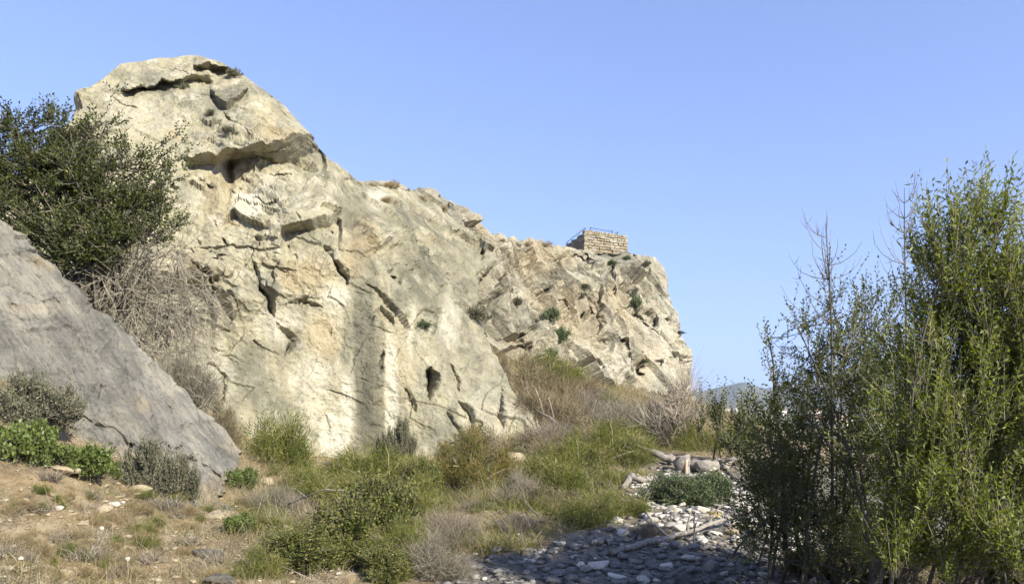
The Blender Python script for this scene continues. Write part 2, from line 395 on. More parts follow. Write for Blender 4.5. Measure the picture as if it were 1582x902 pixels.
def overhang(PX, lip, back, D, Rc, H, h2):
    """jutting ledge: lip and inner corner curves; returns depth offset (+ = farther)"""
    x, y = PX[:, 0], PX[:, 1]
    lip = np.array(lip, float); back = np.array(back, float)
    wob = 3.0 * noise(np.stack([x / 14.0, y * 0, y * 0], 1), 77) + 0.7 * noise(np.stack([x / 8.0, y * 0, y * 0], 1), 78)
    yl = np.interp(x, lip[:, 0], lip[:, 1]) + wob; yb = np.interp(x, back[:, 0], back[:, 1]) + wob * 0.5
    yb = np.maximum(yb, yl + 1)
    x0, x1 = lip[0, 0], lip[-1, 0]; e = 0.12 * (x1 - x0)
    tp = sstep(x, x0 - 2, x0 + e) * (1 - sstep(x, x1 - e * 0.5, x1 + 3))
    up = -D * np.clip(1 - (yl - y) / H, 0, 1) ** 1.5
    mid = -D + (D + Rc) * np.clip((y - yl) / (yb - yl), 0, 1)
    dn = Rc * np.clip(1 - (y - yb) / h2, 0, 1)
    return tp * np.where(y < yl, up, np.where(y < yb, mid, dn))

_JIT = {}
_JIT = {}
def crack(PX, pts, wpx, depth):
    """broken joint: steep on one side, shelving on the other, with a ragged line"""
    x, y = PX[:, 0], PX[:, 1]
    if _JIT.get('n') != len(x):
        z = x * 0
        J = lambda k: 2.2 * noise(np.stack([x / 16, y / 16, z + k], 1), 55 + k) + 1.6 * noise(np.stack([x / 5, y / 5, z + k], 1), 58 + k) + 0.5 * noise(np.stack([x / 2.5, y / 2.5, z + k], 1), 61 + k)
        _JIT.update(n=len(x), x=J(0), y=J(1))
    lo, hi = np.min(pts, axis=0) - 5 * wpx - 10, np.max(pts, axis=0) + 5 * wpx + 10
    near = (x > lo[0]) & (x < hi[0]) & (y > lo[1]) & (y < hi[1]); full = np.zeros(len(x))
    x, y = x[near] + _JIT['x'][near], y[near] + _JIT['y'][near]
    best = np.full(len(x), 1e9); sd = np.zeros(len(x)); tt = np.zeros(len(x)); p = np.array(pts, float); n = len(p) - 1
    for k in range(n):
        a, b = p[k], p[k + 1]; d = b - a; L2 = (d * d).sum()
        u = np.clip(((x - a[0]) * d[0] + (y - a[1]) * d[1]) / L2, 0, 1)
        ex, ey = x - a[0] - u * d[0], y - a[1] - u * d[1]; e = np.hypot(ex, ey)
        m = e < best; best = np.where(m, e, best); sd = np.where(m, np.sign(d[0] * ey - d[1] * ex), sd); tt = np.where(m, (k + u) / n, tt)
    wl = wpx * (0.15 + 0.85 * np.sin(np.pi * np.clip(tt, 0.02, 0.98)) ** 0.8)
    full[near] = depth * np.where(sd > 0, np.clip(1 - best / (wl * 0.6), 0, 1), np.clip(1 - best / (wl * 2.6), 0, 1) ** 1.6) * np.clip(wl / wpx * 1.3, 0, 1)
    return full

def random_cracks(n, box_, seed, lmin, lmax, w0, w1, d0, d1, slopes):
    r = random.Random(seed); out = []
    for _ in range(n):
        x, y = r.uniform(box_[0], box_[2]), r.uniform(box_[1], box_[3]); a = math.radians(r.gauss(*r.choice(slopes))); l = lmin + (lmax - lmin) * r.random() ** 2; pts = [(x, y)]
        for k in range(r.randint(1, 3)):
            a += r.uniform(-0.35, 0.35); x += math.cos(a) * l / 2; y += math.sin(a) * l / 2; pts.append((x, y))
        if r.random() < 0.5: pts = pts[::-1]
        out.append((pts, r.uniform(w0, w1), r.uniform(d0, d1)))
    return out

def blobs(PX, lst, P, s):
    r = np.zeros(len(PX)); n = fbm(P / np.array([0.5, 0.5, 1.4]), 4, s)
    for (x, y, rx, ry, a) in lst:
        d = ((PX[:, 0] - x) / rx) ** 2 + ((PX[:, 1] - y) / ry) ** 2
        r += a * np.clip(1.15 - d + 0.9 * n, 0, 1) * (d < 3)
    return np.clip(r, 0, 1)

SURF = []   # (pixel coords, world coords) of rock faces, to set plants on them
def rock(name, B, T, Lc, R, ns, nt_, depth, feat, disp, mat_, fold_r=14.0, fold_t=12.0, stains=None, nfr=26, nft=26):
    s = np.linspace(0, 1, ns); t = np.linspace(0, 1, nt_)
    PX = coons(B, T, Lc, R, s, t)
    n0, n1 = ns, nt_
    flat = PX.reshape(-1, 2)
    Y = TPS([d[:2] for d in depth], [d[2] for d in depth], 1e-5)(flat)
    ft = feat(flat)
    base = np.stack([(flat[:, 0] - CX) / FPX * Y, Y, CAMZ + (HY - flat[:, 1]) / FPX * Y], 1).reshape(ns, nt_, 3)
    FT = (np.stack([(flat[:, 0] - CX) / FPX, np.ones(len(flat)), (HY - flat[:, 1]) / FPX], 1) * ft[:, None]).reshape(ns, nt_, 3)
    PXg = PX
    def back(edge, k, L, side, drop):
        q = (k / 1.0) ** 1.4 * L
        out = edge.copy(); u = edge[..., :2] / np.linalg.norm(edge[..., :2], axis=-1, keepdims=True)
        out[..., 0] += u[..., 0] * q - side * 0.10 * q; out[..., 1] += u[..., 1] * q; out[..., 2] -= drop * q
        return out
    if fold_r:
        ex = [back(base[-1], (k + 1) / nfr, fold_r, 1.0, 0.03) for k in range(nfr)]
        base = np.concatenate([base, np.stack(ex)], 0); PXg = np.concatenate([PXg, np.repeat(PXg[-1:], nfr, 0)], 0); FT = np.concatenate([FT, np.repeat(FT[-1:], nfr, 0)], 0)
    if fold_t:
        ex = [back(base[:, -1], (k + 1) / nft, fold_t, 0.0, 0.10 if True else 0) for k in range(nft)]
        base = np.concatenate([base, np.stack(ex, 1)], 1); PXg = np.concatenate([PXg, np.repeat(PXg[:, -1:], nft, 1)], 1); FT = np.concatenate([FT, np.repeat(FT[:, -1:], nft, 1)], 1)
    a, b = base.shape[:2]
    du = np.gradient(base, axis=0); dv = np.gradient(base, axis=1)
    N = np.cross(du, dv); N /= np.linalg.norm(N, axis=-1, keepdims=True) + 1e-9
    for _ in range(4):   # soften, so that displacement does not tear at the ledges
        N = (N + np.roll(N, 1, 0) + np.roll(N, -1, 0) + np.roll(N, 1, 1) + np.roll(N, -1, 1)); N /= np.linalg.norm(N, axis=-1, keepdims=True) + 1e-9
    P = base.reshape(-1, 3); Nn = N.reshape(-1, 3); pxf = PXg.reshape(-1, 2)
    P2 = P + FT.reshape(-1, 3) + Nn * disp(P, pxf)[:, None]
    idx = np.arange(a * b).reshape(a, b)
    F = np.stack([idx[:-1, :-1], idx[1:, :-1], idx[1:, 1:], idx[:-1, 1:]], -1).reshape(-1, 4)
    at_ = {}
    for k in ('grey', 'white', 'ochre'):
        at_[k] = blobs(pxf, (stains or {}).get(k, []), P, hash(k) % 7 + 3 if False else len(k))
    me = mesh(name, P2, F, at_, True)
    # crisp broken edges
    me.set_sharp_from_angle(angle=math.radians(38))
    vis = idx[:ns, :nt_].ravel()
    q = P2[vis]
    SURF.append((np.stack([CX + FPX * q[:, 0] / q[:, 1], HY - FPX * (q[:, 2] - CAMZ) / q[:, 1]], 1), q))
    o = obj(name, me, mat_); tag(o, kind='structure')
    return o

def on_rock(px, py, which=None):
    best = None
    for k, (u, q) in enumerate(SURF):
        if which is not None and k != which: continue
        d = ((u - (px, py)) ** 2).sum(1)
        c = np.where(d < max(d.min(), 2.0) + 2.0)[0]; j = c[np.argmin(q[c, 1])]
        if d.min() < 60 and (best is None or q[j, 1] < best[1]): best = q[j]
    return best

# --- near buttress
NB_B = [(-60, 640), (200, 690), (372, 722), (500, 765), (650, 750), (760, 715), (848, 695)]
NB_L = [(-60, 640), (-60, 345)]
NB_T = [(-60, 345), (0, 300), (60, 250), (103, 198), (137, 166), (121, 144), (150, 123), (185, 98), (240, 90), (310, 85), (345, 95), (380, 120), (400, 135),
        (440, 165), (470, 200), (488, 226), (505, 247), (530, 262), (560, 282), (600, 288), (640, 300), (690, 330), (705, 342)]
NB_R = [(848, 695), (831, 662), (800, 615), (770, 568), (745, 520), (729, 475), (735, 432), (756, 396), (735, 365), (705, 342)]
NB_D = [(-60, 640, 20), (372, 710, 23), (500, 742, 25), (650, 735, 26), (845, 690, 27.5), (100, 400, 23), (300, 420, 25), (300, 560, 24), (500, 450, 26.6), (500, 600, 25.8),
        (650, 500, 28), (650, 620, 27), (745, 520, 31), (800, 610, 28.6), (350, 300, 26.8), (500, 300, 28.6), (600, 350, 30.5), (690, 420, 32.5), (-60, 345, 23), (60, 250, 25), (121, 144, 27.5),
        (185, 98, 29.5), (310, 85, 31.5), (400, 135, 31), (488, 226, 31), (560, 282, 34), (640, 300, 37), (705, 342, 39), (756, 396, 37), (240, 200, 27.6), (420, 200, 29.2)]
def nb_feat(q):
    f = overhang(q, [(285, 250), (330, 242), (360, 237)], [(285, 260), (330, 257), (360, 255)], 0.3, 0.5, 50, 60)
    f += overhang(q, [(338, 236), (385, 226), (420, 222), (445, 214), (482, 206), (500, 210)], [(338, 256), (385, 254), (410, 252), (450, 251), (480, 243), (500, 234)], 0.6, 1.75, 45, 80)
    f += overhang(q, [(432, 350), (470, 341), (500, 337), (523, 333)], [(432, 362), (470, 361), (505, 357), (523, 348)], 0.2, 0.9, 45, 50)
    f += overhang(q, [(180, 136), (234, 127), (278, 119), (330, 117)], [(180, 141), (234, 132), (278, 126), (330, 125)], 0.5, 0.5, 50, 25)
    f += overhang(q, [(298, 103), (325, 98), (356, 99)], [(298, 107), (325, 107), (356, 106)], 0.5, 0.6, 25, 20)
    f += overhang(q, [(323, 138), (340, 152), (350, 158), (366, 150), (382, 133)], [(323, 142), (340, 166), (350, 172), (366, 161), (382, 138)], 0.5, 0.2, 28, 30)
    f += overhang(q, [(690, 362), (708, 361), (726, 368), (742, 376)], [(690, 368), (708, 378), (726, 390), (742, 396)], 0.5, 0.8, 30, 25)
    f += overhang(q, [(735, 398), (752, 388), (768, 376)], [(735, 403), (752, 399), (768, 382)], 0.4, 0.6, 30, 20)
    f += overhang(q, [(200, 430), (260, 420), (300, 415), (332, 440)], [(200, 455), (260, 455), (300, 450), (332, 478)], 0.3, 0.9, 50, 60)
    for pts, w, d in [([(400, 440), (408, 465), (421, 490)], 7, 0.8), ([(388, 400), (398, 432), (404, 458)], 4, 0.35), ([(513, 405), (525, 425), (538, 440)], 6, 0.6), ([(495, 385), (513, 405)], 4, 0.3), ([(604, 424), (616, 444)], 6, 0.5),
                      ([(292, 410), (322, 436), (334, 466), (356, 496)], 8, 0.6), ([(658, 572), (656, 590), (660, 620)], 9, 1.1), ([(690, 568), (700, 590), (705, 612)], 4, 0.35), ([(705, 625), (722, 640), (730, 655)], 6, 0.5),
                      ([(300, 383), (360, 379), (400, 385), (440, 378)], 3.5, 0.3), ([(640, 485), (668, 492), (668, 515)], 4, 0.3), ([(565, 440), (600, 470), (615, 490)], 4, 0.3), ([(590, 470), (610, 500)], 4, 0.35),
                      ([(360, 225), (364, 200), (345, 175), (325, 148)], 2.5, 0.1), ([(425, 500), (450, 525), (440, 545)], 5, 0.35), ([(655, 345), (675, 360), (690, 380)], 5, 0.4), ([(690, 640), (706, 660), (712, 680)], 3, 0.3),
                      ([(540, 270), (556, 290)], 5, 0.5), ([(240, 100), (275, 112), (300, 118)], 3, 0.25), ([(470, 230), (485, 250)], 4, 0.3), ([(775, 600), (770, 640), (780, 660)], 4, 0.35), ([(620, 600), (640, 640)], 4, 0.3),
                      ([(330, 560), (345, 590), (340, 630)], 4, 0.3), ([(440, 470), (470, 468), (500, 480)], 3, 0.25), ([(590, 540), (586, 580)], 3, 0.25)]:
        f += crack(q, pts, w, d)
    for pts, w, d in random_cracks(120, (130, 100, 820, 690), 5, 10, 60, 1.8, 3.6, 0.10, 0.32, [(52, 8), (55, 10), (5, 8), (85, 10), (-20, 8)]):
        if pts[0][1] > 430 and pts[0][0] > 330: continue
        f += crack(q, pts, w, d * (0.25 if pts[0][1] > 430 and pts[0][0] > 330 else 0.5 if pts[0][1] < 240 else 1.0))
    return f
def nb_disp(P, q):
    x, y = q[:, 0], q[:, 1]
    smooth = sstep(y, 450, 560) * sstep(x, 360, 430)
    dome = (1 - sstep(y, 190, 240)) * (1 - sstep(x, 470, 560))
    amp = 1.0 - 0.62 * smooth - 0.5 * dome
    rot = np.array([[0.93, 0, 0.36], [0, 1, 0], [-0.36, 0, 0.93]])
    Q = P @ rot
    s1, e1, g1 = relief(Q, (2.9, 2.4, 2.0), 3, 0.8)
    s2, e2, g2 = relief(Q, (1.1, 0.9, 0.7), 13, 0.9, 0.1, -1)
    s3, e3, g3 = relief(Q, (0.42, 0.36, 0.30), 23, 0.9, 0.1)
    s2 = s2 * sstep(g2, 0, 0.10); s3 = s3 * sstep(g3, 0, 0.16)
    mod = np.clip(0.5 + 1.3 * noise(P / 1.6, 47), 0.1, 1.4)
    m2 = np.clip(noise(P / 1.1, 61) * 3, 0, 1) * (1 - 0.9 * smooth); mod = mod * (1 - 0.55 * smooth)
    s4, e4, g4 = relief(Q, (0.17, 0.15, 0.13), 29, 0.9, 0.0, -1)
    d = amp * (0.33 * e1 + (0.20 * e2 + 0.075 * s2 * m2) * (0.4 + mod)) + (0.35 + 0.65 * amp) * ((0.085 * e3 + 0.03 * s3) * mod + 0.028 * e4 + 0.008 * s4)
    d += 0.2 * fbm(P / 2.4, 3, 41) + 0.06 * fbm(P / 0.35, 4, 43, 0.65)
    flute = noise(np.stack([P[:, 0] / 0.5, P[:, 1] / 0.5, P[:, 2] / 3.5], 1), 71)
    d = d + 0.10 * flute * smooth
    rim = y - np.interp(x, [t[0] for t in NB_T[6:]], [t[1] for t in NB_T[6:]])
    return d * (0.35 + 0.65 * sstep(rim, 0, 26))
ST = {'grey': [(566, 650, 32, 120, 1.3), (572, 540, 28, 120, 1.1), (560, 450, 24, 90, 0.6), (545, 320, 40, 50, 0.7), (395, 590, 45, 70, 0.45), (700, 450, 80, 110, 0.55), (740, 580, 70, 90, 0.35), (640, 400, 60, 70, 0.5), (430, 540, 50, 30, 0.35),
               (480, 250, 40, 25, 0.4), (450, 170, 30, 25, 0.4), (350, 150, 30, 20, 0.6), (410, 245, 60, 14, 0.6), (330, 420, 30, 60, 0.3), (640, 660, 40, 40, 0.3), (620, 330, 40, 30, 0.5), (480, 380, 40, 20, 0.3)],
      'white': [(604, 620, 13, 90, 1.3), (515, 690, 20, 60, 1.3), (533, 640, 9, 70, 0.9), (385, 320, 25, 20, 0.8), (515, 460, 25, 25, 0.9), (635, 520, 8, 40, 0.9), (330, 570, 30, 60, 0.6), (480, 600, 30, 60, 0.6), (690, 500, 20, 50, 0.6), (430, 500, 40, 30, 0.5),
                (580, 305, 20, 20, 0.8), (760, 640, 50, 50, 0.4), (270, 480, 30, 60, 0.7), (540, 620, 10, 60, 0.5), (220, 180, 60, 40, 0.3), (430, 290, 60, 30, 0.35)],
      'ochre': [(555, 385, 30, 60, 0.8), (470, 425, 50, 30, 0.6), (500, 520, 30, 40, 0.6), (345, 300, 40, 60, 0.4), (410, 190, 30, 30, 0.4), (620, 560, 25, 60, 0.4), (430, 210, 40, 15, 0.4), (770, 650, 30, 30, 0.3), (300, 420, 20, 40, 0.4)]}
rock('cliff_buttress', NB_B, NB_T, NB_L, NB_R, 550, 400, NB_D, nb_feat, nb_disp, M_CLIFF, 14, 14, ST)

# --- far cliff with inclined ledges
FB_B = [(540, 580), (700, 620), (780, 590), (850, 595), (920, 618), (1000, 640), (1075, 655)]
FB_T = [(510, 268), (560, 279), (600, 280), (640, 291), (690, 311), (722, 324), (740, 345), (770, 364), (800, 368), (840, 372), (885, 383), (930, 391), (978, 392), (1013, 394), (1027, 413)]
FB_L = [(540, 580), (510, 268)]
FB_R = [(1075, 655), (1069, 600), (1065, 570), (1057, 530), (1048, 490), (1035, 450), (1027, 413)]
FB_D = [(510, 268, 38), (540, 580, 36), (640, 292, 41), (740, 345, 45), (800, 370, 52), (885, 381, 60), (978, 392, 64), (1020, 400, 66), (700, 620, 36), (760, 545, 39), (850, 570, 44), (920, 605, 49), (1000, 625, 54),
        (1072, 640, 60), (1068, 580, 62), (800, 450, 46), (900, 480, 54), (1000, 480, 60), (1048, 490, 64), (700, 420, 40)]
def fb_feat(q):
    f = np.zeros(len(q))
    for pts, w, d in [([(790, 375), (815, 400), (840, 425)], 4, 0.6), ([(850, 385), (880, 415), (915, 450), (930, 480)], 5, 1.2), ([(895, 390), (930, 425), (950, 455)], 5, 1.1), ([(810, 420), (850, 455)], 5, 0.8), ([(905, 465), (920, 500), (925, 512)], 7, 1.5),
                      ([(965, 440), (985, 470), (998, 500)], 7, 1.3), ([(880, 440), (900, 470), (910, 500)], 4, 0.8), ([(930, 520), (945, 545)], 6, 1.0), ([(990, 540), (998, 572)], 6, 1.0), ([(960, 540), (975, 560), (980, 590)], 5, 0.9),
                      ([(780, 520), (800, 535), (808, 545)], 6, 1.0), ([(700, 300), (735, 330)], 3, 0.5), ([(840, 490), (870, 530)], 10, 1.2), ([(920, 555), (935, 575)], 5, 0.8), ([(1010, 420), (1030, 470)], 4, 0.6), ([(765, 380), (780, 410)], 5, 0.8),
                      ([(1005, 470), (1015, 510)], 5, 0.8), ([(760, 440), (740, 500)], 6, 0.8)]:
        f += crack(q, pts, w, d)
    for pts, w, d in random_cracks(130, (600, 290, 1060, 610), 6, 12, 50, 2.0, 4.5, 0.35, 1.0, [(52, 10), (52, 12), (60, 15), (-10, 15)]):
        f += crack(q, pts, w, d)
    f += overhang(q, [(895, 378), (940, 390), (985, 392)], [(895, 381), (940, 394), (985, 396)], 0.4, 0.2, 12, 12)
    f += overhang(q, [(780, 540), (795, 533), (812, 535)], [(780, 543), (795, 541), (812, 541)], 0.3, 0.8, 20, 15)
    return f
def fb_disp(P, q):
    # steep inclined beds: long blocks dipping down to the right
    u = (P[:, 0] * 0.62 + P[:, 1] * 0.45 - P[:, 2] * 0.0)
    c, s = math.cos(math.radians(52)), math.sin(math.radians(52))
    along = u * c - P[:, 2] * s; across = u * s + P[:, 2] * c
    Q = np.stack([along / 2.6, across / 0.8, P[:, 1] * 0.25], 1)
    s0, e0, g0 = relief(P, (5.0, 5.0, 4.4), 103, 0.7)
    s1, e1, g1 = relief(Q, (1.3, 1.3, 1.3), 113, 0.9, 0.1, -1)
    s2, e2, g2 = relief(Q, (0.5, 0.5, 0.5), 123, 0.9, 0.1)
    s3, e3, g3 = relief(P, (0.6, 0.6, 0.5), 133, 0.9)
    s1 = s1 * sstep(g1, 0, 0.08); s2 = s2 * sstep(g2, 0, 0.12)
    right = sstep(q[:, 0], 985, 1030)
    a = 1 - 0.5 * right
    mod = np.clip(0.6 + 1.1 * noise(P / 3.0, 147), 0.2, 1.3)
    d = a * (0.5 * e0 + 1.05 * e1 + 0.24 * s1 + (0.42 * e2 + 0.10 * s2 + 0.2 * e3 + 0.03 * s3) * mod) + 0.35 * fbm(P / 4, 3, 141) + 0.09 * fbm(P / 0.7, 3, 143)
    d -= a * 0.22 * (1 - sstep(g1, 0, 0.06)) * (noise(P / 2.0, 151) > 0.1)
    fade = sstep(np.hypot(q[:, 0] - 935, (q[:, 1] - 385) * 1.5), 20, 60)
    rim = q[:, 1] - np.interp(q[:, 0], [t[0] for t in FB_T], [t[1] for t in FB_T])
    return d * (0.35 + 0.65 * fade) * (0.25 + 0.75 * sstep(rim, 0, 34))
ST2 = {'grey': [(880, 570, 30, 50, 0.7), (800, 500, 40, 30, 0.4), (960, 400, 60, 20, 0.4), (780, 420, 30, 40, 0.35), (860, 420, 40, 25, 0.4), (1010, 430, 20, 40, 0.4)],
       'white': [(950, 570, 40, 30, 0.8), (1040, 540, 40, 80, 0.4), (990, 620, 60, 30, 0.6), (900, 540, 20, 25, 0.5)],
       'ochre': [(830, 400, 60, 30, 0.6), (900, 500, 40, 50, 0.5), (730, 340, 30, 30, 0.5), (960, 480, 30, 40, 0.4), (850, 470, 40, 40, 0.4), (800, 550, 30, 30, 0.4), (1000, 560, 20, 40, 0.4)]}
rock('cliff_ledges', FB_B, FB_T, FB_L, FB_R, 400, 250, FB_D, fb_feat, fb_disp, M_FAR, 20, 16, ST2, 24, 24)

# --- smooth grey slab in front on the left
SB_B = [(-70, 620), (0, 615), (60, 660), (115, 715), (190, 745), (240, 780), (300, 800), (350, 830)]
SB_T = [(-70, 280), (0, 331), (60, 388), (110, 448), (160, 494), (205, 530), (250, 578), (300, 622), (340, 660), (374, 698)]
SB_L = [(-70, 620), (-70, 280)]
SB_R = [(350, 830), (352, 790), (338, 765), (350, 735), (374, 698)]
SB_D = [(-70, 620, 12.6), (0, 600, 12.9), (110, 705, 12.9), (190, 740, 13.2), (300, 790, 13.0), (350, 830, 12.3), (-70, 280, 15.5), (0, 331, 15.8), (110, 448, 16.6), (205, 530, 17), (300, 622, 17.2), (374, 698, 17.3),
        (100, 560, 14.6), (200, 620, 14.9), (280, 690, 15.0), (0, 450, 14.4), (330, 740, 15)]
def sb_feat(q):
    f = overhang(q, [(0, 602), (60, 640), (95, 648), (120, 638), (150, 652), (200, 690), (230, 705)], [(0, 604), (60, 643), (95, 651), (120, 641), (150, 655), (200, 693), (230, 708)], 0.05, 0.03, 60, 40)
    f += overhang(q, [(250, 690), (280, 705), (310, 712), (345, 735)], [(250, 692), (280, 708), (310, 716), (345, 739)], 0.06, 0.10, 30, 30)
    for pts, w, d in random_cracks(36, (0, 380, 350, 760), 8, 15, 80, 1.8, 3.4, 0.04, 0.13, [(48, 6), (50, 6), (-20, 12), (100, 10)]):
        f += crack(q, pts, w, d)
    f += crack(q, [(0, 470), (30, 480), (60, 500), (100, 505)], 3, 0.06) + crack(q, [(10, 430), (40, 455), (90, 470)], 3, 0.05) + crack(q, [(215, 745), (245, 735), (300, 715), (345, 725)], 5, 0.1)
    return f
def sb_disp(P, q):
    x, y = q[:, 0], q[:, 1]
    d = ((x - 0) * 0.80 - (y - 400) * -0.60); e = (x * 0.60 - y * 0.80)   # along and across the grain
    G = np.stack([x * 0.62 + y * 0.78, 6.0 * (x * 0.78 - y * 0.62), x * 0], 1) / 60.0
    r = fbm(G, 4, 203)
    s2b, b2, _ = relief(P, (0.7, 0.9, 0.5), 213, 0.8)
    edge = 1 - sstep(y - np.interp(x, [p[0] for p in SB_T], [p[1] for p in SB_T]), 0, 45)
    return 0.13 * r + 0.05 * fbm(G * 3.1, 3, 211) + 0.12 * fbm(P / 2.0, 3, 205) + 0.02 * fbm(P / 0.2, 3, 207) + b2 * (0.07 + 0.06 * edge) + (0.025 + 0.01 * edge) * s2b
ST3 = {'grey': [(120, 560, 100, 90, 0.35), (200, 640, 80, 50, 0.35)], 'white': [(320, 640, 60, 14, 0.5), (60, 480, 70, 20, 0.35), (250, 600, 60, 12, 0.3)],
       'ochre': [(130, 700, 70, 22, 1.3), (180, 722, 50, 24, 1.3), (330, 770, 30, 40, 0.9), (60, 640, 60, 16, 0.7), (215, 630, 14, 10, 0.6), (330, 790, 30, 24, 0.6), (205, 720, 30, 20, 0.7), (360, 690, 20, 20, 0.5), (60, 480, 60, 10, 0.4)]}
rock('rock_slab', SB_B, SB_T, SB_L, SB_R, 230, 200, SB_D, sb_feat, sb_disp, M_SLAB, 3.0, 2.5, ST3, 10, 12)

# ------------------------------------------------------------------ distant hills
def hill(name, prof, D, depth, seed, mat_):
    px = np.array([p[0] for p in prof], float); py = np.array([p[1] for p in prof], float)
    n, m = 220, 26
    xs = np.linspace(px[0], px[-1], n); top = np.interp(xs, px, py)
    V = []
    for j in range(m):
        t = j / (m - 1); yy = D - depth * (1 - t) * 1.0 if t <= 1 else D
        y = D + depth * (t - 0.5)
        prof_t = math.sin(math.pi * min(max(t, 0), 1)) ** 0.8
        X = (xs - CX) / FPX * D; Zt = CAMZ + (HY - top) / FPX * D + 16
        P = np.stack([X, np.full(n, y), np.zeros(n)], 1)
        Z = -16 + Zt * prof_t * (1 + 0.16 * (1 - abs(2 * t - 1)) * 0) + depth * 0.018 * fbm(P / (depth * 0.25), 4, seed) * prof_t * (1 - prof_t * 0.8)
        V.append(np.stack([X * (y / D), np.full(n, y), Z], 1))
    V = np.stack(V, 1).reshape(-1, 3); idx = np.arange(n * m).reshape(n, m)
    F = np.stack([idx[:-1, :-1], idx[1:, :-1], idx[1:, 1:], idx[:-1, 1:]], -1).reshape(-1, 4)
    tag(obj(name, mesh(name, V, F, None, True), mat_), kind='structure')
M_HILL = plain('wooded_hillside', (0.045, 0.06, 0.03), (0.13, 0.12, 0.07), 0.012, 0.95, bd=0)
hill('hills', [(900, 640), (1000, 618), (1074, 607), (1100, 601), (1125, 595), (1146, 590), (1164, 594), (1190, 602), (1230, 606), (1270, 596), (1307, 588), (1340, 592), (1400, 600), (1500, 596), (1700, 610), (1900, 630)], 4200, 1800, 301, M_HILL)
hill('hills', [(850, 640), (1000, 622), (1120, 612), (1200, 596), (1260, 584), (1307, 577), (1330, 576), (1370, 582), (1430, 588), (1520, 578), (1650, 590), (1900, 635)], 6500, 2200, 331, M_HILL)

# ------------------------------------------------------------------ plant building
def unit(v): return v / (np.linalg.norm(v, axis=-1, keepdims=True) + 1e-9)

def tubes(P, R, sides=3, tint=None):
    M, K, _ = P.shape
    T = unit(np.gradient(P, axis=1))
    ref = np.where(np.abs(T[..., 2:3]) > 0.8, np.array([1.0, 0, 0]), np.array([0, 0, 1.0]))
    n1 = unit(np.cross(T, ref)); n2 = np.cross(T, n1)
    a = np.arange(sides) * 2 * math.pi / sides
    V = P[:, :, None] + R[:, :, None, None] * (np.cos(a)[None, None, :, None] * n1[:, :, None] + np.sin(a)[None, None, :, None] * n2[:, :, None])
    idx = np.arange(M * K * sides).reshape(M, K, sides); j = np.roll(idx, -1, 2)
    F = np.stack([idx[:, :-1], j[:, :-1], j[:, 1:], idx[:, 1:]], -1).reshape(-1, 4)
    t = np.repeat(rng.random(M) if tint is None else tint, K * sides)
    return V.reshape(-1, 3), F, t

def leaves(p, d, L, W, tint, fold=0.25, flat=0.0):
    n = len(p); d = unit(d); r = rng.normal(size=(n, 3)); r[:, 2] += flat * 0
    up = np.array([0, 0, 1.0]) * flat + r * (1 - flat)
    s = unit(np.cross(d, up)); nn = np.cross(s, d)
    L = np.broadcast_to(L, n)[:, None]; W = np.broadcast_to(W, n)[:, None]
    m = p + d * L * 0.48
    V = np.stack([p, m + s * W * 0.5 + nn * W * fold, p + d * L - nn * L * 0.06, m - s * W * 0.5 + nn * W * fold], 1)
    idx = np.arange(4 * n).reshape(n, 4)
    return V.reshape(-1, 3), idx, np.repeat(tint, 4)

def blades(p, d, L, W, tint, bend=0.3, side=None):
    n = len(p); d = unit(d); L = np.broadcast_to(L, n)[:, None]; W = np.broadcast_to(W, n)[:, None]
    b = rng.normal(size=(n, 3)) * bend
    m = p + d * L * 0.5 + b * L * 0.2; t = p + d * L + b * L * 0.75
    s = unit(np.cross(d, rng.normal(size=(n, 3))))
    V = np.stack([p - s * W * .5, p + s * W * .5, m - s * W * .42, m + s * W * .42, t - s * W * .08, t + s * W * .08], 1)
    i = np.arange(6 * n).reshape(n, 6)
    F = np.concatenate([i[:, [0, 1, 3, 2]], i[:, [2, 3, 5, 4]]])
    return V.reshape(-1, 3), F, np.repeat(tint, 6)

def in_blobs(bl, n, p=0.45):
    bl = np.asarray(bl, float); vol = bl[:, 3] * bl[:, 4] * bl[:, 5]
    k = rng.choice(len(bl), n, p=vol / vol.sum())
    v = unit(rng.normal(size=(n, 3))) * (rng.random((n, 1)) ** p)
    return bl[k, :3] + v * bl[k, 3:6], bl[k, :3]

def curve(a, c, b, K, jit=0.0):
    t = np.linspace(0, 1, K)[None, :, None]
    P = (1 - t) ** 2 * a[:, None] + 2 * t * (1 - t) * c[:, None] + t ** 2 * b[:, None]
    if jit:
        J = rng.normal(size=P.shape) * jit; J[:, 0] = 0; P = P + J
    return P

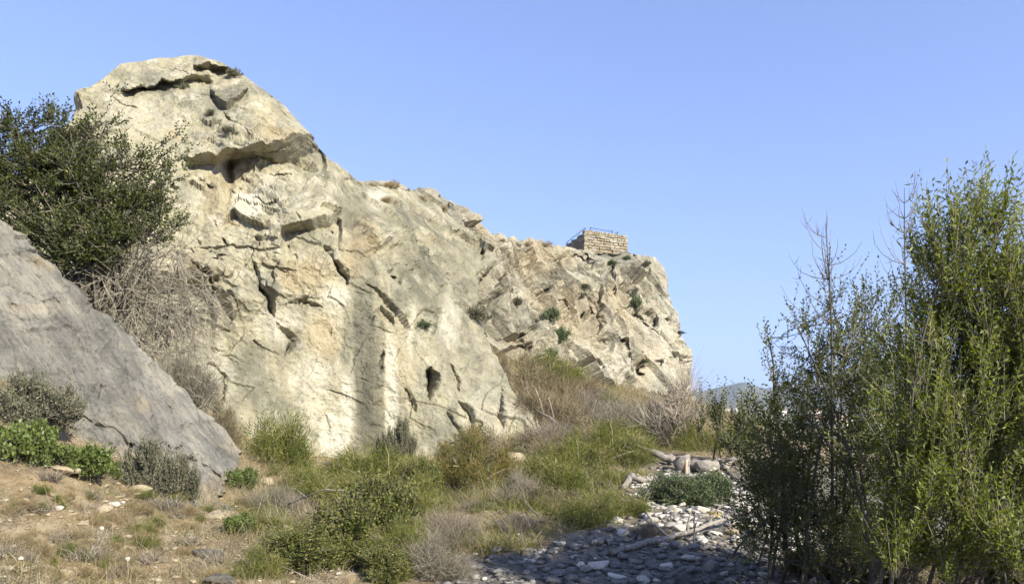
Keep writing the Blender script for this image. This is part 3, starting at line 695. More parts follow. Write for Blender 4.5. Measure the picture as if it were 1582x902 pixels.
def shrub(bl, base, nl, nb, ntw, twl, nleaf, lL, lW, up=0.5, limb_r=0.03, br_r=0.01, tw_r=0.004, leafflat=0.0, bend=0.2, base_spread=0.1, spread=0.8, tone=0.35, split=False):
    """tapered limbs > branches > twigs reaching through the crown volume, leaves on the twigs"""
    base = np.asarray(base, float)
    e, _ = in_blobs(bl, nl, 0.5)
    a = base + rng.normal(size=(nl, 3)) * np.array([base_spread, base_spread, 0.0])
    c = a * 0.5 + e * 0.5; c[:, :2] = a[:, :2] * 0.72 + e[:, :2] * 0.28; c[:, 2] += 0.1 * np.abs(e[:, 2] - a[:, 2])
    limb = curve(a, c, e, 9)
    J = np.cumsum(rng.normal(size=limb.shape), 1) * 0.006 * np.linalg.norm(e - a, axis=1)[:, None, None]; J[:, 0] = 0; limb = limb + J
    lr = limb_r * np.linspace(1, 0.25, 9)[None] * (0.6 + 0.6 * rng.random((nl, 1)))
    e2, ctr = in_blobs(bl, nb)
    lp = limb[:, 2:].reshape(-1, 3)
    st = np.zeros((nb, 3))
    for k in range(0, nb, 2000):
        q = e2[k:k + 2000]; d = np.linalg.norm(q[:, None] - lp[None], axis=2) + 0.6 * np.maximum(lp[None, :, 2] - q[:, None, 2], 0)
        j = np.argsort(d, axis=1)[:, :3]; st[k:k + 2000] = lp[j[np.arange(len(q)), rng.integers(0, 3, len(q))]]
    mid = (st + e2) / 2 - np.array([0, 0, 1.0]) * bend * np.linalg.norm(e2 - st, axis=1, keepdims=True) * 0.5
    br = curve(st, mid, e2, 5, 0.01)
    brr = br_r * np.linspace(1, 0.3, 5)[None] * (0.6 + 0.7 * rng.random((nb, 1)))
    n = nb * ntw
    k = np.repeat(np.arange(nb), ntw); t = rng.integers(2, 5, n)
    s0 = br[k, t]; tg = unit(br[k, -1] - br[k, -3]); out = unit(e2[k] - ctr[k])
    d = unit(tg * 0.5 + out * 0.4 + np.array([0, 0, up]) + rng.normal(size=(n, 3)) * spread * 0.5)
    Lt = twl * (0.5 + 0.8 * rng.random((n, 1)))
    tw = curve(s0, s0 + d * Lt * 0.5 + rng.normal(size=(n, 3)) * (0.03 if nleaf else 0.08) * Lt, s0 + d * Lt + np.array([0, 0, up * 0.25]) * Lt, 4)
    twr = tw_r * np.linspace(1, 0.4, 4)[None] * np.ones((n, 1))
    kk = [0, 3] if nleaf else [0, 2, 3]
    wood = [tubes(limb, lr, 6, 0.3 * rng.random(nl)), tubes(br, brr, 3, 0.2 + 0.5 * rng.random(nb)), tubes(tw[:, kk], twr[:, kk], 3, 0.3 + 0.7 * rng.random(n))]
    lv = None
    if nleaf:
        tt = np.clip((np.arange(nleaf) + 0.5) / nleaf * 0.92 + 0.1, 0, 1)
        seg = np.minimum((tt * 3).astype(int), 2); fr = tt * 3 - seg
        pos = tw[:, seg] * (1 - fr)[None, :, None] + tw[:, seg + 1] * fr[None, :, None]
        tgt = unit(tw[:, seg + 1] - tw[:, seg])
        side = unit(np.cross(tgt, rng.normal(size=(n, 1, 3)))); side = side * np.where(np.arange(nleaf) % 2, 1, -1)[None, :, None]
        ld = tgt * (0.75) + side * 0.75 + rng.normal(size=tgt.shape) * 0.3
        tint = np.clip(tone + 0.25 * rng.normal(size=(n, 1)) * 0.6 + 0.18 * rng.normal(size=(n, nleaf)), 0, 1)
        N = n * nleaf
        lv = leaves(pos.reshape(N, 3), ld.reshape(N, 3), lL * (0.6 + 0.6 * rng.random(N)), lW * (0.7 + 0.5 * rng.random(N)), tint.ravel(), flat=leafflat)
    return ((wood[0], join(wood[1:])) if split else join(wood)), lv

def to_mesh(name, g): return mesh(name, g[0], g[1], {'tint': g[2]})

def hit(px, py, y0=7.0, y1=90.0):
    """where the sight line through a photograph pixel meets the ground"""
    a, b = ray(px, py); Y = np.geomspace(y0, y1, 900)
    d = CAMZ + b * Y - ground(a * Y, Y)
    k = np.argmax(d < 0) if (d < 0).any() else len(Y) - 1
    return np.array([a * Y[k], Y[k], float(ground([a * Y[k]], [Y[k]])[0])])

class Proto:
    """unit shrub (radius 1, height 1): named parts that copies share"""
    def __init__(self, parts): self.parts = parts       # list of (name, mesh, material)
    def place(self, name, loc, sc, rz, label, cat='shrub', group=None):
        e = empty(name, loc, rz, sc); tag(e, label, cat, group)
        for n, me, m in self.parts: obj(n, me, m, e)
        return e

def broom(seed, n, L, W, m, ml='foliage', dead=0.0, up=0.7, rnd=0.35, tone=0.4, stems=90, lumps=9, wild=0.25, gap=0.0):
    """dome of many fine stems with an uneven outline"""
    global rng
    keep = rng; rng = np.random.default_rng(seed)
    bl = [(0.1, 0, 0.22, 0.5, 0.5, 0.22)]
    for k in range(lumps + 7):
        a = rng.random() * 6.28; r = 0.95 * rng.random() ** 0.6; h = 0.12 + (0.75 * rng.random() ** 1.3) * (1.1 - 0.75 * r)
        q = 0.10 + 0.20 * rng.random(); bl.append((r * math.cos(a), r * math.sin(a), h, q, q * (0.7 + 0.6 * rng.random()), q * (0.6 + 0.7 * rng.random())))
    nc = max(14, n // 75); cc, _ = in_blobs(bl, nc, 0.36); cc[:, 2] = np.abs(cc[:, 2]) * (0.75 + 0.5 * rng.random(nc)); k = rng.integers(0, nc, n)
    cs = 0.07 + 0.10 * rng.random((nc, 1)); off = rng.normal(size=(n, 3)) * cs[k] * np.array([1, 1, 0.8]); p = cc[k] + off
    low = p[:, 2] < 0.0; p[low, 2] = rng.random(low.sum()) * 0.12
    cd = unit(cc - np.array([0, 0, 0.0])) * 0.7 + rng.normal(size=(nc, 3)) * 0.45
    d = cd[k] * 0.6 + unit(off) * 0.45 + np.array([0, 0, up]) * 0.55 + rng.normal(size=(n, 3)) * rnd
    ct = rng.normal(size=nc) * 0.22 + 0.3 * fbm(cc * 2.5 + seed, 2, 7)
    g = blades(p, d, L * (0.35 + 1.0 * rng.random(n) ** 1.5), W * (0.6 + 0.7 * rng.random(n)), np.clip(tone + ct[k] + 0.15 * rng.normal(size=n), 0, 1), wild)
    e, _ = in_blobs(bl, stems, 0.3); e[:, 2] = np.abs(e[:, 2]) * 1.1
    a0 = rng.normal(size=(stems, 3)) * np.array([0.18, 0.18, 0]); mid = a0 * 0.6 + e * 0.4; mid[:, 2] += 0.1
    P = curve(a0, mid, e * (0.9 + 0.45 * rng.random((stems, 1)) ** 2), 6, 0.03)
    wd = tubes(P, W * 0.9 * np.linspace(1.4, 0.5, 6)[None] * np.ones((stems, 1)), 3, 0.3 + 0.7 * rng.random(stems))
    rng = keep
    return Proto([(ml, to_mesh(ml, g), m), ('stems', to_mesh('stems', wd), M_DEAD)])

def tangle(seed, n, L, W, m, flat=1.0, curl=0.5):
    """dead shrub: a thicket of fine bare twigs on thicker branches"""
    global rng
    keep = rng; rng = np.random.default_rng(seed)
    bl = [(0, 0, 0.2, 0.75, 0.7, 0.22)]
    for k in range(13):
        a = rng.random() * 6.28; r = 0.95 * rng.random() ** 0.6; q = 0.16 + 0.24 * rng.random()
        bl.append((r * math.cos(a), r * math.sin(a), 0.12 + 0.6 * rng.random() ** 1.5 * (1.1 - 0.7 * r), q, q, q * 0.8))
    p, c = in_blobs(bl, n, 0.45); p[:, 2] = np.abs(p[:, 2])
    d = unit(p * np.array([1, 1, 0.6])) * 0.45 + np.array([0, 0, 0.45 * flat]) + rng.normal(size=(n, 3)) * 0.6
    d = unit(d); Lr = L * (0.4 + 1.0 * rng.random((n, 1))); b = rng.normal(size=(n, 3)) * curl
    P = np.stack([p, p + d * Lr * 0.35 + b * Lr * 0.05, p + d * Lr * 0.7 + b * Lr * 0.28, p + d * Lr + b * Lr * 0.6], 1)
    P[..., 2] = np.abs(P[..., 2])
    P = P[:, [0, 2, 3]]
    tw = tubes(P, W * np.linspace(1, 0.35, 3)[None] * (0.6 + 0.7 * rng.random((n, 1))), 3, np.clip(0.5 + 0.28 * rng.normal(size=n), 0, 1))
    k = 60; e, _ = in_blobs(bl, k, 0.3); e[:, 2] = np.abs(e[:, 2]) * 1.1
    a0 = rng.normal(size=(k, 3)) * np.array([0.12, 0.12, 0]); mid = a0 * 0.5 + e * 0.5; mid[:, 2] += 0.12
    br = tubes(curve(a0, mid, e, 7, 0.025), W * 3 * np.linspace(1.5, 0.4, 7)[None] * (0.5 + rng.random((k, 1))), 4, 0.3 + 0.6 * rng.random(k))
    rng = keep
    return Proto([('twigs', to_mesh('twigs', tw), m), ('branches', to_mesh('branches', br), M_DEAD)])

def leafy(seed, nb, ntw, nleaf, lL, lW, m, up=0.5, twl=0.22, tone=0.4):
    global rng
    keep = rng; rng = np.random.default_rng(seed)
    bl = [(0, 0, 0.25, 0.5, 0.5, 0.25)]
    for k in range(12):
        a = rng.random() * 6.28; r = 0.85 * rng.random() ** 0.6; q = 0.14 + 0.2 * rng.random()
        bl.append((r * math.cos(a), r * math.sin(a), 0.15 + 0.65 * rng.random() ** 1.2 * (1.1 - 0.75 * r), q, q, q * 0.9))
    wd, lv = shrub(bl, (0, 0, 0), 14, nb, ntw, twl, nleaf, lL, lW, up, 0.025, 0.010, 0.004, tone=tone)
    wd[0][:, 2] = np.maximum(wd[0][:, 2], -0.05); lv[0][:, 2] = np.maximum(lv[0][:, 2], 0.0)
    rng = keep
    return Proto([('foliage', to_mesh('foliage', lv), m), ('branches', to_mesh('branches', wd), M_TWIG)])

P_BROOM1 = broom(11, 11500, 0.14, 0.011, M_BROOM, tone=0.35, rnd=0.5)
P_BROOM2 = broom(12, 11500, 0.16, 0.011, M_BROOM, tone=0.45, lumps=13, rnd=0.5)
P_BROOM3 = broom(18, 10500, 0.17, 0.012, M_BROOM, tone=0.55, lumps=7, rnd=0.6)
P_RUST = broom(13, 11500, 0.13, 0.011, M_RUST, tone=0.45, up=0.4, rnd=0.6)
P_BROWN = broom(14, 11500, 0.16, 0.010, M_BROWN, tone=0.45, up=0.4, rnd=0.7)
P_STRAW = broom(17, 2600, 0.36, 0.012, M_STRAW, tone=0.5, up=0.9, stems=20)
P_DEAD1 = tangle(21, 5600, 0.30, 0.0048, M_DEAD, 0.7, 0.8)
P_DEAD2 = tangle(22, 5600, 0.34, 0.0045, M_DEAD, 0.9, 0.7)
P_DARKD = tangle(23, 5800, 0.28, 0.005, M_BROWN, 0.8, 0.8)
P_LEAF = leafy(31, 480, 7, 8, 0.058, 0.034, M_BROOM, tone=0.42, twl=0.3)
P_BLUE = leafy(32, 560, 7, 8, 0.05, 0.03, M_BLUE, tone=0.5)
P_WEED = leafy(33, 260, 4, 6, 0.11, 0.075, M_WEED, 0.3, 0.25, 0.45)
P_GREYB = leafy(34, 260, 6, 7, 0.08, 0.03, M_GREYG, 0.8, 0.25, 0.45)
P_TUFT = leafy(35, 70, 5, 6, 0.16, 0.06, M_GREYG, 0.6, 0.35, 0.4)
P_GTUFT = leafy(36, 80, 5, 6, 0.14, 0.06, M_BLUE, 0.5, 0.35, 0.45)
P_THISTLE = tangle(24, 260, 0.7, 0.016, M_DEAD, 1.6, 0.3)

RZ = random.Random(5)
def bush(proto, name, px, pyb, wpx, pyt, label, cat='shrub', group=None, Y=None, deep=0.85):
    b = hit(px, pyb) if Y is None else np.array([(px - CX) / FPX * Y, Y, gz((px - CX) / FPX * Y, Y)])
    r = 0.5 * wpx / FPX * b[1]; h = CAMZ + (HY - pyt) / FPX * b[1] - b[2]
    c = b + np.array([b[0], b[1], 0]) / b[1] * r * deep * 0.6      # the foot in view is the near side
    z = gz(c[0], c[1])
    h = CAMZ + (HY - pyt) / FPX * c[1] - z
    return proto.place(name, (c[0], c[1], z - 0.03), (r, r * deep, max(h, 0.15)), RZ.random() * 0.8 - 0.4 + RZ.choice([0, 3.14159]), label, cat, group)

# ------------------------------------------------------------------ the trees
def world_blobs(lst, Y0):
    out = []
    for (px, py, rx, ry, dy, ryd) in lst:
        c = at(px, py, Y0 + dy); k = (Y0 + dy) / FPX
        out.append((c[0], c[1], c[2], rx * k, ryd, ry * k))
    return np.array(out)

def tree(name, label, cat, base, blobs_w, m, seed, leafname='crown', wm=None, **kw):
    global rng
    keep = rng; rng = np.random.default_rng(seed)
    base = np.asarray(base, float); bl = blobs_w.copy(); bl[:, :3] -= base
    (tr, wd), lv = shrub(bl, (0, 0, -0.1), split=True, **kw)
    if wm is not None: wd = (wd[0], wd[1], 0.45 + 0.55 * wd[2]); tr = (tr[0], tr[1], 0.4 + tr[2])
    e = empty(name, base); tag(e, label, cat)
    obj('trunk' if cat == 'tree' else 'stems', to_mesh('stems', tr), wm or M_TWIG, e)
    obj('branches', to_mesh('branches', wd), wm or M_TWIG, e)
    if lv is not None: obj(leafname, to_mesh(leafname, lv), m, e)
    rng = keep
    return e

# holm oak on the rock above the slab
b0 = at(150, 470, 18.2)
oak = tree('holm_oak', 'dark green bushy oak growing out of the rock above the grey slab', 'tree', b0,
     world_blobs([(50, 270, 52, 60, 0, 0.8), (20, 340, 50, 50, -0.4, 0.7), (110, 290, 50, 60, 0, 0.9), (110, 220, 30, 36, 0, 0.5), (165, 195, 30, 30, 0.2, 0.4), (190, 165, 16, 20, 0.2, 0.25), (200, 250, 40, 36, 0, 0.5), (120, 370, 70, 45, -0.4, 0.8), (175, 320, 45, 40, 0, 0.6),
                  (230, 310, 40, 30, 0, 0.5), (262, 262, 26, 24, 0, 0.4), (30, 200, 34, 30, 0, 0.4), (75, 190, 22, 22, 0.1, 0.3), (272, 215, 24, 14, 0, 0.25), (290, 250, 14, 14, 0, 0.2), (200, 375, 45, 26, -0.2, 0.5), (-30, 270, 40, 80, 0, 0.7), (104, 160, 9, 30, 0, 0.15), (245, 350, 40, 26, 0, 0.4), (150, 240, 30, 30, 0, 0.4)], 18.2),
     M_HOLM, 401, nl=34, nb=600, ntw=8, twl=0.40, nleaf=8, lL=0.078, lW=0.046, up=0.25, limb_r=0.05, br_r=0.017, tw_r=0.006, base_spread=0.25, tone=0.38, spread=1.0)
# dead hanging thicket under it
tree('dead_thicket', 'grey leafless thicket hanging below the dark oak over the slab', 'dead shrub', at(190, 440, 18.6),
     world_blobs([(190, 430, 70, 50, 0, 0.8), (230, 470, 75, 60, 0.2, 0.8), (300, 440, 50, 40, 0.5, 0.5), (320, 500, 30, 40, 0.8, 0.4), (260, 520, 55, 50, 0.5, 0.6), (200, 500, 50, 50, 0.2, 0.6), (290, 480, 50, 40, 0.6, 0.5), (150, 410, 50, 40, -0.2, 0.6), (240, 400, 60, 30, 0, 0.6)], 18.6),
     None, 403, wm=M_DEAD, nl=40, nb=360, ntw=6, twl=0.8, nleaf=0, lL=0, lW=0, up=-0.3, limb_r=0.034, br_r=0.019, tw_r=0.0075, base_spread=0.3, bend=-0.2, spread=1.1)

# tall olive-leaved shrub filling the right side
Yr = 7.0
bb = at(1500, 900, 7.2); bb[2] = gz(bb[0], bb[1])
tree('tall_olive_shrub', 'tall dense shrub with upright shoots and narrow olive leaves', 'shrub', bb,
     world_blobs([(1480, 430, 60, 110, 0, 0.5), (1455, 395, 34, 55, 0, 0.3), (1490, 365, 40, 50, 0.1, 0.3), (1535, 400, 60, 90, 0.2, 0.5), (1540, 520, 90, 130, 0.2, 0.7), (1440, 540, 60, 110, 0.2, 0.5), (1480, 640, 110, 130, -0.1, 0.7), (1570, 660, 110, 150, 0, 0.8),
                  (1420, 720, 90, 90, -0.2, 0.6), (1500, 800, 140, 90, -0.3, 0.8), (1400, 830, 90, 60, -0.2, 0.5), (1450, 870, 130, 40, -0.4, 0.5), (1560, 880, 110, 50, -0.5, 0.5), (1660, 560, 120, 200, 0.3, 0.9), (1680, 780, 120, 120, 0, 0.8), (1640, 420, 60, 90, 0.3, 0.6)], Yr),
     M_OLIVE, 411, nl=34, nb=900, ntw=7, twl=0.36, nleaf=13, lL=0.062, lW=0.018, up=1.15, limb_r=0.022, br_r=0.007, tw_r=0.0028, base_spread=0.5, spread=0.7, tone=0.45, bend=0.25)
# the looser tree beside it
bm = at(1290, 800, 9.6); bm[2] = gz(bm[0], bm[1])
tree('loose_leafy_tree', 'loose dark small-leaved tree left of the tall olive shrub', 'tree', bm,
     world_blobs([(1330, 500, 45, 60, 0, 0.5), (1290, 470, 30, 60, 0, 0.3), (1250, 560, 70, 70, 0, 0.6), (1310, 600, 80, 90, 0.2, 0.7), (1200, 640, 60, 60, 0, 0.5), (1240, 700, 90, 80, -0.2, 0.7), (1330, 700, 80, 90, 0, 0.7), (1190, 730, 50, 60, -0.1, 0.5),
                  (1270, 800, 100, 50, -0.3, 0.6), (1340, 820, 80, 60, -0.4, 0.6), (1190, 550, 24, 40, 0, 0.25), (1400, 480, 40, 100, 0.3, 0.5), (1380, 620, 60, 100, 0.2, 0.6), (1230, 480, 22, 40, 0, 0.2), (1230, 850, 110, 28, -0.3, 0.6), (1340, 870, 110, 34, -0.4, 0.6), (1190, 800, 60, 40, -0.2, 0.5)], 9.6),
     M_MASTIC, 421, nl=20, nb=470, ntw=6, twl=0.34, nleaf=9, lL=0.046, lW=0.024, up=0.55, limb_r=0.024, br_r=0.008, tw_r=0.0032, base_spread=0.35, tone=0.42)
bm2 = at(1215, 840, 10.2); bm2[2] = gz(bm2[0], bm2[1])
tree('low_leafy_tree', 'low dark leafy bush spreading over the stones before the loose tree', 'shrub', bm2,
     world_blobs([(1215, 720, 55, 50, 0, 0.5), (1185, 770, 50, 40, -0.1, 0.5), (1250, 770, 60, 50, 0, 0.6), (1210, 820, 70, 34, -0.2, 0.5), (1290, 830, 60, 40, -0.2, 0.5), (1240, 680, 40, 40, 0, 0.5)], 10.2),
     M_MASTIC, 423, nl=14, nb=140, ntw=6, twl=0.30, nleaf=8, lL=0.05, lW=0.027, up=0.4, limb_r=0.02, br_r=0.008, tw_r=0.0035, base_spread=0.5, tone=0.36)
# small sprig shrub at the foot of the far cliff
bs = hit(1115, 720)
tree('sprig_shrub', 'thin upright shrub with sparse small leaves in front of the blue hill', 'shrub', bs,
     world_blobs([(1110, 640, 10, 45, 0, 0.3), (1085, 650, 7, 35, 0, 0.2), (1125, 670, 40, 30, 0, 0.4), (1150, 650, 22, 30, 0, 0.3), (1150, 700, 40, 25, 0, 0.4), (1108, 600, 6, 25, 0, 0.1)], bs[1]),
     M_MASTIC, 431, nl=12, nb=80, ntw=5, twl=0.45, nleaf=8, lL=0.075, lW=0.045, up=1.0, limb_r=0.025, br_r=0.011, tw_r=0.006, base_spread=0.2, tone=0.35)
bs2 = hit(1050, 690)
tree('bare_shrub', 'tall thin leafless grey shrub at the right foot of the far cliff', 'dead shrub', bs2,
     world_blobs([(1040, 630, 40, 45, 0, 0.9), (1060, 600, 28, 35, 0, 0.6), (1030, 660, 50, 30, 0, 0.9), (1066, 640, 30, 40, 0, 0.6)], bs2[1]),
     None, 433, wm=M_DEAD, nl=16, nb=110, ntw=6, twl=0.7, nleaf=0, lL=0, lW=0, up=0.5, limb_r=0.035, br_r=0.015, tw_r=0.008, base_spread=0.3, bend=0.1)
# leafless shoots standing out of the loose tree
for pts, lab in [([(1285, 520), (1282, 440), (1275, 345)], 'bare branching shoot rising above the loose tree, the one further from the tall shrub'), ([(1400, 480), (1398, 400), (1397, 290)], 'bare branching shoot close beside the tall olive shrub')]:
    b = at(*pts[0], 9.3); k = 9.3 / FPX
    rng = np.random.default_rng(len(lab))
    main = np.array([at(*p, 9.3) - b for p in pts]); K = 9; M0 = poly_at(main, np.linspace(0, 1, K))[None]
    M0 = np.concatenate([M0, (poly_at(np.array([(0, 0, 0), (0, 0, -1.2), (0.05, 0.1, -2.3)]), np.linspace(0, 1, K)))[None]])
    wd = [tubes(M0, np.array([np.linspace(0.011, 0.003, K), np.linspace(0.011, 0.02, K)]), 5, np.array([0.2, 0.2]))]
    n = 26; t = rng.integers(1, K - 1, n); s0 = M0[0, t]; d = unit(rng.normal(size=(n, 3)) * np.array([1, 0.6, 0.2]) + np.array([0, 0, 0.9]))
    Ln = (0.2 + 0.35 * rng.random((n, 1))) * np.linspace(1.4, 0.6, K)[t][:, None]
    e = s0 + d * Ln; e[:, 2] += 0.15; tw = curve(s0, s0 + d * Ln * np.array([0.8, 0.8, 0.25]), e, 5, 0.006)
    wd.append(tubes(tw, np.linspace(0.006, 0.002, 5)[None] * np.ones((n, 1)), 3, 0.3 + 0.5 * rng.random(n)))
    k2 = rng.integers(0, n, 50); s1 = tw[k2, rng.integers(1, 4, 50)]; d1 = unit(rng.normal(size=(50, 3)) + np.array([0, 0, 0.7]))
    wd.append(tubes(curve(s1, s1 + d1 * 0.06, s1 + d1 * 0.1 + np.array([0, 0, 0.05]), 4), np.linspace(0.0035, 0.0015, 4)[None] * np.ones((50, 1)), 3, 0.4 * rng.random(50)))
    o = tag(obj('bare_shoot', to_mesh('bare_shoot', join(wd)), M_TWIG, loc=b), lab, 'branch')
rng = np.random.default_rng(70)

# ------------------------------------------------------------------ shrubs of the slope and valley floor
for a in [
    (P_BROOM1, 'green_shrub', 432, 728, 122, 634, 'rounded green and brown shrub between the grey slab and the cliff foot'),
    (P_GREYB, 'dark_sprig', 622, 720, 46, 652, 'dark upright sprig against the pale foot of the cliff'),
    (P_BROOM2, 'green_shrub', 585, 765, 150, 690, 'wide olive green shrub along the cliff foot below the dark sprig'),
    (P_LEAF, 'leafy_shrub', 565, 862, 190, 748, 'tall leafy green bramble left of the grey dead tangle'),
    (P_LEAF, 'leafy_shrub', 475, 895, 190, 825, 'broad low leafy bramble at the bottom, left of the tall bramble'),
    (P_RUST, 'rusty_shrub', 728, 770, 120, 682, 'rusty brown and green shrub beside the big pale boulder'),
    (P_BROWN, 'brown_shrub', 850, 728, 60, 668, 'brown-topped shrub between the pale boulder and the bright broom'),
    (P_BROOM1, 'broom_shrub', 870, 770, 110, 700, 'bright green broom shrub in the middle of the valley floor'),
    (P_BROOM2, 'broom_shrub', 935, 718, 120, 655, 'bright green broom shrub at the end of the leaning white branch'),
    (P_BROOM1, 'broom_shrub', 905, 818, 92, 765, 'low green broom cushion at the edge of the shaded stones'),
    (P_BROOM2, 'broom_shrub', 940, 752, 46, 722, 'small green broom cushion by the bleached wood pieces'),
    (P_BLUE, 'blue_green_shrub', 1068, 785, 118, 716, 'dense blue-green shrub right in front of the tree stump'),
    (P_BROOM2, 'green_shrub', 1070, 695, 70, 655, 'green shrub behind the tree stump'),
    (P_BROWN, 'brown_shrub', 800, 630, 90, 556, 'dark brown shrub in the gully behind the cliff buttress'),
    (P_BROOM2, 'olive_shrub', 845, 610, 90, 545, 'olive green shrub high in the gully below the ledges'),
    (P_DARKD, 'dead_shrub', 840, 668, 110, 590, 'dark dead shrub on the gully slope beneath the brown shrub'),
    (P_DEAD1, 'dead_shrub', 905, 655, 110, 612, 'grey dead shrub on the gully slope above the bright broom'),
    (P_DEAD2, 'dead_shrub', 975, 672, 110, 624, 'pale grey dead shrub below the white patch of the far cliff'),
    (P_DEAD1, 'dead_shrub', 1015, 690, 90, 625, 'grey dead shrub just behind the fallen log'),
    (P_DARKD, 'dead_shrub', 880, 630, 80, 575, 'dead brown shrub right under the inclined ledges'),
    (P_DEAD1, 'dead_shrub', 930, 640, 80, 606, 'dead grey shrub between the ledges and the pale dead shrub'),
    (P_DEAD1, 'dead_tangle', 672, 900, 100, 832, 'large grey tangle of dead twigs beside the shaded stones'),
    (P_DEAD2, 'dead_tangle', 690, 850, 90, 790, 'grey tangle of dead twigs just above the large one'),
    (P_BROOM3, 'green_shrub', 640, 830, 110, 760, 'yellow-green shrub behind the tall bramble'),
    (P_DEAD1, 'dead_tangle', 800, 785, 70, 735, 'small pale dead tangle in front of the big boulder'),
    (P_DEAD2, 'dead_tangle', 270, 640, 90, 545, 'dead brush in the cleft between slab and cliff'),
    (P_BROWN, 'brown_shrub', 345, 690, 60, 615, 'brown shrub in the cleft at the top of the slab foot'),
    (P_BROWN, 'brown_shrub', 770, 725, 130, 668, 'brown shrub at the right corner of the cliff buttress'),
    (P_BROOM3, 'green_shrub', 480, 775, 110, 730, 'low yellow-green shrub on the bank below the rounded shrub'),
    (P_GREYB, 'grey_shrub', 235, 768, 76, 690, 'grey-green little shrub at the lower edge of the slab'),
    (P_GREYB, 'grey_shrub', 285, 775, 60, 705, 'second grey-green little shrub at the lower edge of the slab, nearer the cliff'),
    (P_GREYB, 'half_dead_shrub', 40, 690, 120, 590, 'grey-green half-dead shrub at the left edge against the slab'),
    (P_WEED, 'weed_clump', 50, 725, 100, 640, 'tall broad-leaved weeds below the half-dead shrub'),
    (P_WEED, 'weed_clump', 120, 745, 90, 680, 'broad-leaved weeds halfway along the foot of the slab'),
    (P_WEED, 'weed_clump', 195, 752, 70, 708, 'low broad-leaved weeds where the slab meets the stony slope'),
    (P_WEED, 'weed_clump', 378, 758, 60, 715, 'broad-leaved weeds just right of the slab tip'),
    (P_WEED, 'weed_clump', 375, 830, 60, 785, 'broad-leaved weeds on the sandy bank left of the brambles'),
    (P_BROOM1, 'green_shrub', 985, 800, 60, 760, 'small green shrub among the white stones'),
    (P_BROOM2, 'olive_shrub', 1150, 690, 70, 640, 'olive shrub half hidden behind the sprigs'),
    (P_DEAD2, 'dead_tangle', 1000, 835, 60, 800, 'small dead tangle on the white stones'),
    (P_BROOM3, 'green_shrub', 520, 790, 90, 738, 'yellow-green shrub on the bank between the rounded shrub and the tall bramble'),
    (P_RUST, 'rusty_shrub', 690, 752, 90, 700, 'low rusty shrub left of the larger rusty one'),
    (P_BROOM3, 'broom_shrub', 820, 760, 90, 712, 'yellowish broom shrub right of the big pale boulder'),
    (P_BROOM1, 'broom_shrub', 985, 725, 60, 690, 'small broom shrub at the left end of the fallen log'),
    (P_BROOM3, 'broom_shrub', 950, 800, 70, 765, 'yellowish broom cushion next to the low green cushion'),
    (P_BROWN, 'brown_shrub', 860, 790, 70, 755, 'low brown shrub at the sandy edge below the bright broom'),
    (P_BROOM2, 'green_shrub', 620, 880, 90, 800, 'green shrub at the bottom between tall bramble and grey tangle'),
    (P_BROOM3, 'green_shrub', 400, 895, 90, 850, 'low yellow-green shrub on the bottom edge left of the brambles'),
    (P_LEAF, 'leafy_shrub', 600, 908, 110, 850, 'low leafy bramble on the bottom edge below the tall bramble'),
    (P_BROOM3, 'green_shrub', 545, 752, 120, 705, 'yellow-green shrub at the foot of the dark streaked cliff'),
    (P_BROWN, 'brown_shrub', 905, 690, 80, 648, 'brown shrub left above the brightest broom'),
    (P_BROOM3, 'green_shrub', 960, 655, 100, 618, 'grey-green shrub up the gully beneath the white patch'),
    (P_BROOM3, 'olive_shrub', 1010, 672, 60, 640, 'small olive shrub among the grey dead shrubs'),
    (P_BROWN, 'brown_shrub', 760, 620, 60, 540, 'brown shrub hugging the edge of the buttress'),
    (P_DEAD2, 'dead_tangle', 425, 795, 70, 755, 'thin dead tangle on the sandy bank'),
    (P_LEAF, 'leafy_shrub', 1260, 900, 120, 845, 'low leafy shrub under the left side of the loose tree'),
    (P_BROWN, 'brown_shrub', 1350, 905, 130, 850, 'low brown undergrowth between loose tree and tall olive shrub'),
    (P_LEAF, 'leafy_shrub', 1330, 890, 130, 815, 'leafy undergrowth at the trunk of the loose tree'),
    (P_LEAF, 'leafy_shrub', 1430, 915, 150, 820, 'leafy undergrowth below the tall olive shrub'),
    (P_BROWN, 'brown_shrub', 1470, 925, 150, 860, 'brown dry undergrowth below the tall olive shrub'),
    (P_LEAF, 'leafy_shrub', 1550, 925, 160, 830, 'leafy undergrowth at the right picture edge'),
    (P_BROOM3, 'broom_shrub', 640, 795, 100, 735, 'yellowish broom shrub between tall bramble and rusty shrub'),
    (P_RUST, 'rusty_shrub', 780, 750, 70, 705, 'small rusty shrub at the foot of the big pale boulder'),
    (P_BROOM2, 'broom_shrub', 885, 735, 100, 680, 'broad green broom behind the bright middle one'),
    (P_BROOM1, 'broom_shrub', 960, 690, 90, 650, 'green broom above the fallen log'),
    (P_DEAD2, 'dead_shrub', 860, 700, 90, 655, 'grey dead shrub between brown shrub and leaning branch'),
    (P_LEAF, 'leafy_shrub', 1110, 770, 60, 728, 'dark leafy shrub touching the blue-green one'),
    (P_LEAF, 'leafy_shrub', 660, 770, 80, 715, 'leafy green shrub between the cliff foot and the rusty shrub'),
]:
    if a[4] > 60 and a[2] < 1150: a = a[:4] + (a[4] * 1.18,) + (a[5] - 6,) + a[6:]
    bush(*a[:7], cat='weeds' if a[1] == 'weed_clump' else ('dead shrub' if 'dead' in a[1] else 'shrub'))

